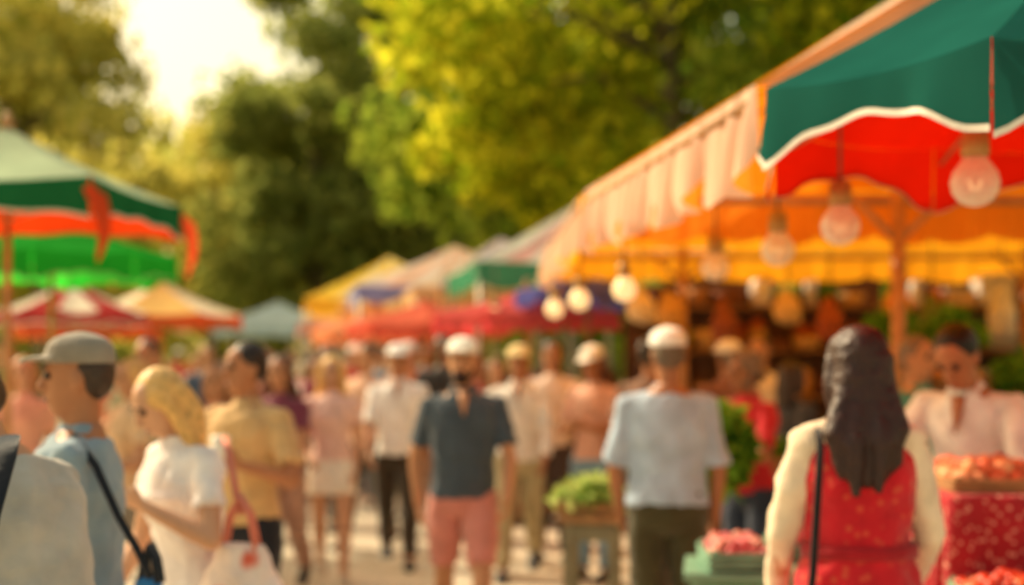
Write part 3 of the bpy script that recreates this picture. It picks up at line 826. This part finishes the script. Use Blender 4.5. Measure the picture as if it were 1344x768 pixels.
tent('cream and orange market tent with low valance', -1.6, 22.9, 1.2, 1.2, r8, 2.35, 3.0, [F('#fae4b8', '#fae4b8'), F('#f4b878', '#f4b878')], 8, [F('#f0b06c', '#f0b06c')], .26)
tent('bright yellow market tent', -2.2, 25.5, 1.5, 1.5, r8, 2.6, 3.4, [F('#fcd458', '#fcd458'), F('#fae8b8', '#fae8b8')], 6, [F('#f4bc44', '#f4bc44')], .26)
tent('pale blue market tent at the end of the street', -5.75, 35, 1.4, 1.2, 0, 2.35, 2.95, [F('#d8ecf0', '#d8ecf0')], 1, [F('#c8e0ea', '#c8e0ea')], .25)
tent('cream and green market tent', 1.9, 21.5, 1.5, 1.5, r8, 2.7, 3.9, [F('#ece8c4', '#ece8c4'), F('#a4c474', '#a4c474')], 8, [F('#d8d0b0', '#d8d0b0')], .26)
tent('plain coral market tent', -3.2, 31.5, 1.5, 1.5, r8, 2.3, 2.9, [F('#e8aa90', '#e8aa90')], 1, [F('#e09080', '#e09080')], .25)

def gable_stall(label, NL, NR, FR, FL, ze, rise, top_mats, stripes, vmats, vh, lobes, posts=(), gable=None, near_panel=None):
    e = empty('market_stall', label, 'stall', (NL[0], NL[1], 0))
    o = Vector((NL[0], NL[1], 0))
    cs = [Vector((p[0], p[1], ze))-o for p in (NL, NR, FR, FL)]
    na = cs[0]+Vector((1.52, 0, rise)); fa = cs[3]+Vector((1.52, 0, rise))
    canopy(e, cs, [na, na, fa, fa], top_mats, stripes=stripes, nseg=30, skip=(0, 2), sag=.04)
    valance(e, [cs[3], cs[0]], vmats, vh, lobes, False, None, skip=(1,), sag=.02, ripple=.035, depth=.34, pleat=13)
    valance(e, [cs[2], cs[3]], vmats, vh*.8, lobes, False, None, skip=(1,), sag=.02, depth=.14)
    mb = MB()
    d = Vector((0, -.02, 0))
    mb.v = [tuple(cs[2]+d), tuple(cs[3]+d), tuple(fa+d)]; mb.f = [(0, 1, 2)]; mb.m = [0]
    mb.obj('end_panel', (gable or vmats[0],), e)
    if near_panel:
        mb = MB(); d = Vector((0, .03, 0))
        mb.v = [tuple(cs[0]+d), tuple(cs[1]+d), tuple(na+d)]; mb.f = [(0, 1, 2)]; mb.m = [0]
        mb.obj('end_panel', (near_panel,), e)
    for (a, b, nm) in ((cs[0], cs[3], 'eave_beam'), (na, fa, 'ridge_beam'), (cs[1], cs[2], 'eave_beam'), (cs[3], cs[2], 'cross_beam')):
        mb = MB(); dz = Vector((0, 0, -.06)); q = (b-a)*.02; mb.tube([a+dz+q, b+dz-q], [.022, .022], 8); mb.obj(nm, (WOOD,), e, True)
    for (px, py) in posts:
        q = Vector((px, py, 0))-o
        pe = MB(); pe.tube([q, q+Vector((0, 0, ze+.02))], [.043, .04], 14); pe.obj('post', (WOOD,), e, True)
        for s in (-1, 1):
            bb = MB(); bb.tube([q+Vector((s*.02, 0, ze-.30)), q+Vector((s*.12, 0, ze-.2)), q+Vector((s*.30, 0, ze-.03))], [.02, .02, .018], 8); bb.obj('brace', (WOOD,), e, True)
    return e
PEACH = F('#f6cdb4', '#f09830', .4)
gable_stall('stall with cream scalloped awning and orange underside on a wooden post', (.862, 5.0), (3.9, 5.0), (3.45, 8.26), (.43, 8.26), 2.6, .95,
            [F('#f4d4b8', '#f8921c', .5)], 1, [PEACH], .37, 9, posts=[(2.16, 7.95), (3.3, 5.4)], gable=F('#e8a030', '#f89820', .6), near_panel=F('#f6dac4', '#f6c08a', .5))
gable_stall('stall with cream scalloped awning and amber underside', (.41, 8.55), (5.8, 8.55), (6.2, 13.0), (.30, 13.0), 2.6, .75,
            [F('#ece6dc', '#fca824', .5), F('#7a98c8', '#fca824', .5)], 14, [F('#f8d4bc', '#ffb024', .5)], .35, 12, posts=[(1.53, 12.75), (4.6, 12.7)], gable=F('#e8b070', '#ffb024', .6))

# ------------------------------------------------------------------ hanging lamps
def lamp(x, y, z, dia, wire_z, lit):
    lab = 'lit round bulb hanging on a cord under the awnings' if lit else 'clear round bulb in brass socket hanging on a cord'
    e = empty('hanging_lamp', lab, 'lamp', (x, y, z), 0, 'string of bulbs hanging along the stalls')
    r = dia/2
    mb = MB()
    pr = [(-1, .05), (-.93, .38), (-.75, .68), (-.45, .9), (0, 1), (.4, .9), (.7, .68), (.92, .52), (1.12, .45)]
    mb.tube([(0, 0, q*r) for q, a in pr], [a*r for q, a in pr], 20)
    mb.obj('bulb', (mat_emit('#ffdca0', .8) if lit else mat_glass(),), e, True)
    if not lit:
        fb = MB(); fb.tube([(-.25*r, 0, .1*r), (-.1*r, 0, -.3*r), (.1*r, 0, -.3*r), (.25*r, 0, .1*r)], [.003]*4, 6)
        fb.obj('filament', (mat_emit('#ffd090', 1.0),), e, True)
    sb = MB(); sb.tube([(0, 0, r*1.0), (0, 0, r*1.12), (0, 0, r*2.15), (0, 0, r*2.3)], [r*.46, r*.58, r*.54, r*.25], 16)
    sb.obj('socket', (mat_plain('#b08c50', .4, 10, .2, .1, .2),), e, True)
    cb = MB(); cb.tube([(0, 0, r*2.25), (0, 0, wire_z-z)], [.006, .006], 6); cb.obj('cord', (mat_plain('#6c5a44'),), e, True)
LP = [(1.40, 4.30, 2.17, .15, 2.62, 0), (1.20, 5.20, 2.12, .145, 2.70, 0), (1.14, 6.10, 2.10, .145, 2.74, 0), (1.05, 7.35, 2.10, .145, 2.74, 0),
      (.66, 8.35, 2.03, .14, 2.62, 1), (.46, 9.7, 2.02, .14, 2.58, 1), (.33, 11.0, 2.0, .14, 2.55, 1), (-.16, 13.3, 2.02, .14, 2.55, 1),
      (-.75, 15.5, 2.0, .13, 2.55, 1)]
for q in LP: lamp(*q)
mb = MB(); mb.tube([Vector((a[0], a[1], a[4])) for a in LP[1:9]], [.005]*8, 6)
o = mb.obj('lamp_wire', (mat_plain('#2c221a'),)); o['label'] = 'dark wire carrying the hanging bulbs along stalls'; o['category'] = 'wire'

# ------------------------------------------------------------------ tables, crates, produce
def crate(label, x, y, z, w, d, h, wood, prod, pr=.035, rot=0, n=60, group='crates of produce on the stalls', leaves=None, layers=2, rz_=None):
    e = empty('produce_crate', label, 'crate', (x, y, z), rot, group)
    mb = MB(); t = .012
    for k in range(3):
        zz = h*(.17+.33*k); sh = h*.27
        mb.box((0, -d/2, zz), (w, t, sh), bev=.003); mb.box((0, d/2, zz), (w, t, sh), bev=.003)
        mb.box((-w/2+.002, 0, zz), (t, d-.016, sh), bev=.003); mb.box((w/2-.002, 0, zz), (t, d-.016, sh), bev=.003)
    mb.box((0, 0, .012), (w-.03, d-.03, .012))
    for sx in (-1, 1):
        for sy in (-1, 1): mb.box((sx*(w/2-.025), sy*(d/2-.021), h/2+.01), (.03, .025, h), bev=.003)
    mb.obj('slatted_box', (wood,), e)
    if leaves:
        o = leaf_heap('leafy_produce', n, w*.52, d*.5, rz_ or h*.9+.06, pr*1.7, (leaves,), e, int(abs(x*100)+3)); o.location.z = h*.6; o['kind'] = 'stuff'
    else:
        pb = MB(); rr = random.Random(int(x*100+y*7))
        nx = max(3, int(w/(pr*1.75))); ny = max(2, int(d/(pr*1.75)))
        for layer in range(layers):
            for i in range(nx-layer):
                for j in range(ny-layer):
                    if layer and rr.random() < .2: continue
                    px = -w/2+pr+.01+(i+.5*layer)*(w-2*pr-.02)/max(1, nx-1); py = -d/2+pr+.01+(j+.5*layer)*(d-2*pr-.02)/max(1, ny-1)
                    rz = pr*rr.uniform(.85, 1.1)
                    pb.ball((px+rr.uniform(-.3, .3)*pr, py+rr.uniform(-.3, .3)*pr, h*.85+layer*pr*1.15+rr.uniform(0, .01)), (rz, rz, rz*.9), None, 8, 6, mi=rr.choice([0, 0, 1]))
        o = pb.obj('fruit_heap', prod, e, True); o['kind'] = 'stuff'
    return e
GW = mat_plain('#6f9a80', .6, 10, .2); NW = mat_plain('#a87c50', .7, 12, .3); SG = mat_plain('#8a8468', .6, 10, .25)
TOM = (mat_plain('#cc3c24', .35, 10, .2), mat_plain('#d86a3c', .35, 10, .2)); PCH = (mat_plain('#dc6c44', .6, 14, .3), mat_plain('#eca070', .6, 14, .3))
RAD = (mat_plain('#c8585c', .4, 14, .3), mat_plain('#d89080', .4, 14, .3)); GRN = (mat_plain('#5a8a2c', .4, 14, .3), mat_plain('#88a83c', .4, 14, .3))
ORA = (mat_plain('#e8902c', .5, 14, .3), mat_plain('#e8aa3c', .5, 14, .3))

def table(label, x, y, w, d, h, rot, topmat, legmat, cloth=None):
    e = empty('market_table', label, 'table', (x, y, 0), rot)
    mb = MB(); mb.box((0, 0, h-.02), (w, d, .035), bev=.005); mb.obj('table_top', (topmat,), e)
    for sx in (-1, 1):
        for sy in (-1, 1):
            lb = MB(); lb.box((sx*(w/2-.05), sy*(d/2-.05), (h-.038)/2), (.045, .045, h-.038), bev=.005); lb.obj('leg', (legmat,), e)
    for sy in (-1, 1):
        lb = MB(); lb.box((0, sy*(d/2-.05), h-.10), (w-.15, .025, .08)); lb.obj('apron_rail', (legmat,), e)
    if cloth:
        cb = MB(); rows = []
        loop = []
        N = 30
        for (a, b) in (((-1, -1), (1, -1)), ((1, -1), (1, 1)), ((1, 1), (-1, 1)), ((-1, 1), (-1, -1))):
            for i in range(N):
                u = i/N; loop.append((a[0]+(b[0]-a[0])*u, a[1]+(b[1]-a[1])*u, i))
        for zi, zz in enumerate((h+.004, h-.01, h*.8, h*.45, h*.12)):
            row = []
            for (a, b, i) in loop:
                k = .012+(.004+.008*zi)*(1+math.sin(i*1.3))
                row.append((a*(w/2+(k if zi else .008)), b*(d/2+(k if zi else .008)), zz))
            rows.append(row)
        cb.quadgrid(rows, closed=True, flip=True)
        nn = len(loop); cb.f.append(tuple(range(nn))); cb.m.append(0)
        cb.obj('tablecloth', (cloth,), e, True)
    return e
REDP = mat_cloth('#a82830', '#d89884', 34)
table('tall display table with patterned red cloth', 2.13, 5.30, 1.15, .55, 1.15, rad(0), NW, NW, REDP)
table('low display table in front of the tall one', 1.93, 4.78, .90, .42, .78, rad(0), NW, NW, mat_cloth('#a84438', '#d89a80', 34))
for i in range(3):
    crate('wooden crate of peaches on the red tablecloth', 1.75+i*.37, 5.28, 1.155, .35, .42, .05, NW, PCH, .034)
for i in range(3):
    crate('green crate of tomatoes on the low table', 1.65+i*.285, 4.77, .785, .27, .36, .08, GW, TOM, .030)
table('narrow green table with radish crate', 1.0, 5.75, .60, .50, .80, rad(-8), GW, GW)
crate('pale green crate of radishes', .90, 5.72, .805, .26, .36, .07, GW, RAD, .026)
crate('pale green crate of pink apples', 1.16, 5.95, .805, .16, .30, .07, GW, RAD, .028)
table('small sage table with lettuces', .45, 7.9, .34, .55, .78, rad(-8), NW, SG)
crate('crate of pale green lettuces on small table', .45, 7.9, .785, .36, .45, .06, NW, None, .06, rad(-8), 260, leaves=LETT, rz_=.10)
table('long produce table under amber awning', 1.35, 9.0, .9, .5, .85, rad(0), NW, NW, mat_cloth('#6a5a44'))
for i in range(2):
    crate('crate of leafy greens on long table', 1.12+i*.42, 9.0, .855, .4, .4, .16, NW, None, .05, 0, 260, leaves=GREENS)
table('table of oranges at the back of the stall', 3.05, 8.6, 1.6, .5, .95, 0, NW, NW, mat_cloth('#6a3a24'))
for i in range(4):
    crate('crate of oranges at back of stall' if i % 2 else 'crate of green apples at back of stall', 2.45+i*.4, 8.6, .955, .38, .4, .16, NW, ORA if i % 2 else GRN, .038)
table('table under the coral umbrella', .45, 14.0, 1.0, .6, .85, r8, NW, NW, mat_cloth('#9a6a4a'))
crate('crate of tomatoes under coral umbrella', .3, 14.0, .855, .4, .4, .16, NW, TOM, .04)
crate('crate of greens under coral umbrella', .75, 14.0, .855, .4, .4, .16, NW, None, .05, 0, 200, leaves=LETT)

JC = ['#d8963c', '#b05a38', '#e8dcbc', '#8a9a4c', '#d07040', '#f0c878', '#5a3424', '#e8e4dc']
rr = random.Random(5)
def booth(label, bx, by, width, wallc, boxes):
    e = empty('market_booth', label, 'booth', (bx, by, 0))
    mb = MB(); nb = int(width/.15)
    for i in range(nb): mb.box((.075+i*.15, 0, 1.22), (.145, .03, 2.44), bev=.004)
    mb.obj('back_wall', (mat_plain(wallc, .75, 5, .4, .3),), e)
    levels = (.8, 1.25, 1.68, 2.08)
    for zz in levels:
        s = MB(); s.box((width/2, -.18, zz), (width-.1, .3, .03), bev=.004); s.obj('shelf', (mat_plain('#8a6440', .7, 12, .3),), e)
    for zz in levels:
        xx = .1
        while xx < width-.25:
            r = rr.uniform(.05, .15); hgt = rr.uniform(.12, .33); kind = rr.random()
            yy = by-.18+rr.uniform(-.05, .05)
            if boxes and kind > .55:
                je = empty('storage_box', 'pale storage box on the booth shelf', 'box', (bx+xx+r, yy, zz+.017), rr.uniform(-.2, .2), 'goods on the booth shelves')
                jb = MB(); jb.box((0, 0, hgt/2), (r*2.2, .22, hgt), bev=.01); jb.obj('box_body', (mat_plain(rr.choice(['#d8d4cc', '#b8bcc0', '#c8a880', '#8a9098']), .5),), je)
                lb = MB(); lb.box((0, 0, hgt+.011), (r*2.3, .235, .02), bev=.005); lb.obj('lid', (mat_plain('#e0dcd4', .5),), je)
                xx += r*2.4+.02; continue
            je = empty('storage_jar' if kind < .35 else 'wicker_basket', ('preserve jar with lid on booth shelf' if kind < .35 else 'woven basket on booth shelf'), 'jar' if kind < .35 else 'basket', (bx+xx+r, yy, zz+.017), 0, 'goods on the booth shelves')
            jb = MB()
            if kind < .35:
                jb.tube([(0, 0, 0), (0, 0, hgt*.75), (0, 0, hgt*.88)], [r*.9, r*.9, r*.65], 12); jb.obj('jar_body', (mat_plain(rr.choice(JC), .3),), je, True)
                lb = MB(); lb.tube([(0, 0, hgt*.885), (0, 0, hgt)], [r*.7, r*.7], 12); lb.obj('lid', (mat_plain('#b89a6c', .4),), je, True)
            else:
                jb.tube([(0, 0, 0), (0, 0, hgt*.3), (0, 0, hgt*.6), (0, 0, hgt*.62), (0, 0, hgt*.3)], [r*.8, r, r*1.1, r, r*.85], 14); jb.obj('basket_body', (mat_plain(rr.choice(['#a87c4c', '#c8a060', '#7a4a2c']), .8, 40, .4, .6),), je, True)
                if rr.random() < .5:
                    o = leaf_heap('filling', 90, r, r, .12, .045, (rr.choice([GREENS, LETT, mat_leaf('#b04a24', '#e08a3c', .2)]),), je, rr.randint(1, 999)); o.location.z = hgt*.5
            xx += r*2.2+.01
    return e
booth('dark wooden booth with shelves of jars and baskets', 1.05, 13.3, 2.4, '#6a4528', False)
booth('dark wooden booth with pale boxes and baskets', 3.55, 13.25, 3.3, '#5a4030', True)
for i, (bx, by, bz, c, ln) in enumerate([(1.35, 12.2, 2.02, '#c89a58', .34), (1.85, 12.4, 1.92, '#8a4a34', .42), (2.3, 11.9, 2.05, '#d8b478', .3), (2.75, 12.3, 1.95, '#a0502c', .4), (3.2, 11.8, 2.08, '#e08a2c', .3), (1.05, 11.6, 2.05, '#e0c8a0', .3), (3.6, 12.2, 1.98, '#6a7a3c', .38), (4.1, 11.9, 2.0, '#d8d4cc', .45), (4.5, 12.1, 1.95, '#b8784a', .4)]):
    e = empty('hanging_bundle', 'dried goods bundle hanging under the amber awning', 'bundle', (bx, by, bz), 0, 'bundles hanging under the awning')
    b = MB(); b.tube([(0, 0, -ln*.5), (.01, 0, -ln*.4), (0, 0, 0), (-.01, 0, ln*.35), (0, 0, ln*.5)], [.04, .11, .12, .06, .02], 12)
    place_mesh(remeshed(b, 'bundle_body', .015, 1, .03, CURL), 'bundle_body', mat_plain(c), e)
    b = MB(); b.tube([(0, 0, ln*.48), (0, 0, 2.9-bz)], [.006, .006], 6); b.obj('string', (mat_plain('#6c5a44'),), e, True)

for i in range(6):
    for k in range(4 if i != 2 else 3):
        crate('stacked wooden crate behind the stall', 2.9+i*.47+(.01*(k % 2)), 10.9, .003+k*.375, .44, .4, .36, mat_plain('#7a5430', .8, 9, .35), GRN if (i+k) % 2 else ORA, .05)
for i in range(5):
    zt = .003+(3 if i == 2 else 4)*.375+.05
    e = empty('potted_plant', 'leafy plant in a clay pot on crates', 'plant', (2.9+i*.47+(.3 if i > 2 else 0), 10.9, zt), 0, 'potted plants on the crates')
    b = MB(); b.tube([(0, 0, 0), (0, 0, .14), (0, 0, .16)], [.07, .10, .11], 14); b.obj('pot', (mat_plain('#a0583a'),), e, True)
    leaf_heap('leaves', 350, .26, .2, .32, .055, (GREENS,), e, 10+i).location.z = .14

# ------------------------------------------------------------------ setting
def struct(o, nm):
    o['kind'] = 'structure'; o['label'] = nm; o['category'] = nm.split()[-1]
m, nt, out = new_mat('paving')
tc = nt.nodes.new('ShaderNodeTexCoord')
b = nt.nodes.new('ShaderNodeBsdfPrincipled'); b.inputs['Roughness'].default_value = .85
br = nt.nodes.new('ShaderNodeTexBrick'); br.inputs['Scale'].default_value = 1.6
br.inputs['Color1'].default_value = hexc('#dccfba'); br.inputs['Color2'].default_value = hexc('#d4c6b0'); br.inputs['Mortar'].default_value = hexc('#b8ac98')
br.inputs['Mortar Size'].default_value = .010
nz = nt.nodes.new('ShaderNodeTexNoise'); nz.inputs['Scale'].default_value = 1.3; nz.inputs['Detail'].default_value = 8
rp = nt.nodes.new('ShaderNodeValToRGB'); rp.color_ramp.elements[0].color = (.7, .68, .65, 1); rp.color_ramp.elements[0].position = .3; rp.color_ramp.elements[1].position = .7
mx = nt.nodes.new('ShaderNodeMix'); mx.data_type = 'RGBA'; mx.blend_type = 'MULTIPLY'; mx.inputs[0].default_value = 1
nt.links.new(tc.outputs['Object'], br.inputs['Vector']); nt.links.new(tc.outputs['Object'], nz.inputs['Vector'])
nt.links.new(nz.outputs['Fac'], rp.inputs['Fac']); nt.links.new(br.outputs['Color'], mx.inputs[6]); nt.links.new(rp.outputs['Color'], mx.inputs[7])
nt.links.new(mx.outputs[2], b.inputs['Base Color']); nt.links.new(b.outputs[0], out.inputs['Surface'])
PAVE = m
g = MB(); g.v = [(-600, -100, 0), (600, -100, 0), (600, 1000, 0), (-600, 1000, 0)]; g.f = [(0, 1, 2, 3)]; g.m = [0]
o = g.obj('ground', (mat_plain('#8c8a58', .95, .5, .35),)); struct(o, 'grassy ground')
g = MB(); g.v = [(-8, -6, .004), (9, -6, .004), (1, 46, .004), (-13, 46, .004)]; g.f = [(0, 1, 2, 3)]; g.m = [0]
o = g.obj('street_paving', (PAVE,)); struct(o, 'paved market street')

def crown_mesh(seed, rx, ry, rz, nclump, per, leaf, mats, cs=.2, hollow=.45):
    rs = np.random.RandomState(seed)
    d = rs.normal(size=(nclump, 3)); d /= np.linalg.norm(d, axis=1)[:, None]
    rr_ = rs.uniform(hollow, 1, (nclump, 1))**.7
    cc = d*rr_*np.array([rx, ry, rz])
    cc *= (1+.15*np.sin(d[:, :1]*5+seed))
    csz = cs*min(rx, ry)*rs.uniform(.6, 1.5, (nclump, 1))
    idx = np.repeat(np.arange(nclump), per); n = len(idx)
    off = rs.normal(size=(n, 3))*np.array([1, 1, .65])
    off *= np.minimum(1, 2.0/np.linalg.norm(off, axis=1))[:, None]
    c = cc[idx]+off*csz[idx]*.75
    t = rs.normal(size=(n, 3)); t /= np.linalg.norm(t, axis=1)[:, None]
    w = np.cross(t, rs.normal(size=(n, 3))+np.array([0, 0, 1.2])); w /= np.linalg.norm(w, axis=1)[:, None]
    s = leaf*rs.uniform(.6, 1.4, (n, 1))
    V = np.stack([c-t*s, c+w*s*.55, c+t*s, c-w*s*.55], 1).reshape(-1, 3)
    return quads_mesh('crown', V, n, mats), cc

BARK = mat_plain('#6e6240', .9, 5, .4, .6)
def tree(label, x, y, zc, rx, ry, rz, nclump, per, leaf, mat, seed, cs=.2, trunk_r=.24, hollow=.45):
    e = empty('tree', label, 'tree', (x, y, 0))
    per = int(per*.55); leaf *= 1.1
    me, cc = crown_mesh(seed, rx, ry, rz, nclump, per, leaf, [mat], cs, hollow)
    o = link(bpy.data.objects.new('crown', me), e); o.location.z = zc
    mb = MB()
    top = zc+rz*.4
    mb.tube([(0, 0, 0), (.05, 0, .4), (.1, .05, zc*.5), (0, .1, zc), (.1, 0, top)], [trunk_r*1.4, trunk_r, trunk_r*.8, trunk_r*.55, trunk_r*.2], 12)
    for i in range(min(14, nclump)):
        c = cc[i]; s = Vector((.05, .05, max(zc-rz*.75, 1.2)+random.uniform(0, rz*.9)))
        if c[2]+zc < s.z: s.z = max(1.2, c[2]+zc-.5)
        t = Vector((c[0], c[1], c[2]+zc)); mid = s.lerp(t, .5)+Vector((0, 0, .1*rz))
        mb.tube([s, mid, t], [trunk_r*.38, trunk_r*.24, trunk_r*.07], 8)
    mb.obj('trunk', (BARK,), e, True)
    return e
LB = mat_leaf('#749418', '#e8e03c', .6)
LM = mat_leaf('#6f9030', '#bcc448', .55)
LD = mat_leaf('#84944a', '#c0c068', .6)  # darker trees' leaf colours lightened to stand in for distant haze
LY = mat_leaf('#b4b454', '#e4d46c', .55)  # pale yellow-green, with haze put into the leaf colour
tree('broad yellow-green tree over the market stalls', 2.8, 25.5, 8.8, 4.6, 4, 4.9, 58, 480, .14, LB, 11, .18)
tree('bright sunlit tree beside the stalls', .5, 27.5, 8.0, 3.1, 2.6, 4.6, 46, 420, .14, LB, 12, .19, .10)
tree('large green tree behind the stalls', 8.0, 27.0, 8.0, 4.8, 4, 5.6, 70, 450, .15, LM, 13, .2)
tree('green tree behind the bright ones', 2.6, 38.0, 8.5, 5.6, 4, 7.5, 80, 420, .2, LM, 14, .2)
tree('tall dark tree at the end of the street', -6.4, 46.0, 7.6, 3.8, 3.6, 7.0, 76, 480, .19, LD, 15, .2, .35, .2)
tree('dark tree close to the tall one', -2.8, 50.0, 9.0, 3.8, 4, 8.0, 76, 420, .2, LD, 16, .2)
tree('olive-green tree across the street', -13.7, 41.0, 7.9, 3.5, 3.3, 4.9, 46, 400, .17, LY, 17, .22)
tree('yellowish tree across the street', -11.0, 52.0, 5.9, 3.9, 3.2, 4.8, 58, 380, .2, LY, 18, .22)
tree('tall olive tree across the street', -17.2, 46.0, 9.0, 3.8, 4, 5.4, 46, 400, .2, LM, 19, .22)
tree('dense green tree beside the stalls', 11.5, 22.0, 6.5, 4.5, 4, 5.2, 40, 420, .16, LM, 20, .2)
tree('small tree near the umbrellas', -9.0, 27.0, 4.3, 1.6, 1.6, 1.5, 22, 260, .12, LY, 23, .25, .12)

rs = np.random.RandomState(99); n = 30000
px = rs.uniform(-75, 75, n); hgt = 12.5+2.5*np.sin(px*.23)+1.8*np.sin(px*.61+2)+1.2*np.sin(px*1.7)
hgt = np.where((px > -33) & (px < -15), hgt*.92, hgt)
pz = hgt*rs.uniform(0, 1, n)**.8; py = 88+rs.uniform(-5, 5, n)+3*np.sin(px*.9)+1.5*np.sin(px*2.3+pz)
c = np.stack([px, py, pz], 1); t = rs.normal(size=(n, 3)); t /= np.linalg.norm(t, axis=1)[:, None]
w = np.cross(t, rs.normal(size=(n, 3))); w /= np.linalg.norm(w, axis=1)[:, None]; s = rs.uniform(.4, .9, (n, 1))
V = np.stack([c-t*s, c+w*s*.6, c+t*s, c-w*s*.6], 1).reshape(-1, 3)
o = link(bpy.data.objects.new('woodland', quads_mesh('woodland', V, n, [mat_leaf('#bcc464', '#ece080', .5)])))  # leaves coloured pale yellow so the distance looks hazy and sunlit
o['kind'] = 'stuff'; o['label'] = 'far sunlit woodland behind the market street'; o['category'] = 'woodland'
for (hx, hy, w_, d_, h_, sd) in ((-14, 33, 7, 1.4, 1.7, 31),):
    o = leaf_heap('hedge', 7000, w_/2, d_/2, h_, .09, (LD,), None, sd); o.location = (hx, hy, 0)
    o['label'] = 'clipped green hedge behind the umbrellas'; o['category'] = 'hedge'

# ------------------------------------------------------------------ light
w = bpy.data.worlds.new("World"); sc.world = w; w.use_nodes = True
nt = w.node_tree; bg = nt.nodes['Background']
sk = nt.nodes.new('ShaderNodeTexSky'); sk.sky_type = 'NISHITA'; sk.sun_disc = False
AZ = rad(-54); EL = rad(39)
sk.sun_elevation = EL; sk.sun_rotation = AZ; sk.air_density = 1.4; sk.dust_density = 3.5; sk.ozone_density = 1.0
mx = nt.nodes.new('ShaderNodeMix'); mx.data_type = 'RGBA'; mx.blend_type = 'MULTIPLY'; mx.inputs[0].default_value = 1
mx.inputs[7].default_value = (1.95, 1.56, .98, 1)
nt.links.new(sk.outputs[0], mx.inputs[6]); nt.links.new(mx.outputs[2], bg.inputs['Color'])
bg.inputs['Strength'].default_value = .14
sd = bpy.data.lights.new('sun', 'SUN'); sd.energy = 5.0; sd.angle = rad(.6); sd.color = (1, .85, .58)
so = link(bpy.data.objects.new('sun', sd))
dirv = Vector((math.sin(AZ)*math.cos(EL), math.cos(AZ)*math.cos(EL), math.sin(EL)))
so.rotation_euler = dirv.to_track_quat('Z', 'Y').to_euler(); so.location = dirv*50

# ------------------------------------------------------------------ camera
cd = bpy.data.cameras.new('camera'); cam = link(bpy.data.objects.new('camera', cd))
cam.location = (0, 0, 1.65); cam.rotation_euler = (rad(90), 0, 0)
cd.lens = 50; cd.sensor_width = 36; cd.shift_y = .0603; cd.clip_end = 2000
cd.dof.use_dof = True; cd.dof.focus_distance = 2.5; cd.dof.aperture_fstop = 1.65
sc.camera = cam
sc.view_settings.view_transform = 'Standard'; sc.view_settings.look = 'None'; sc.view_settings.exposure = 0
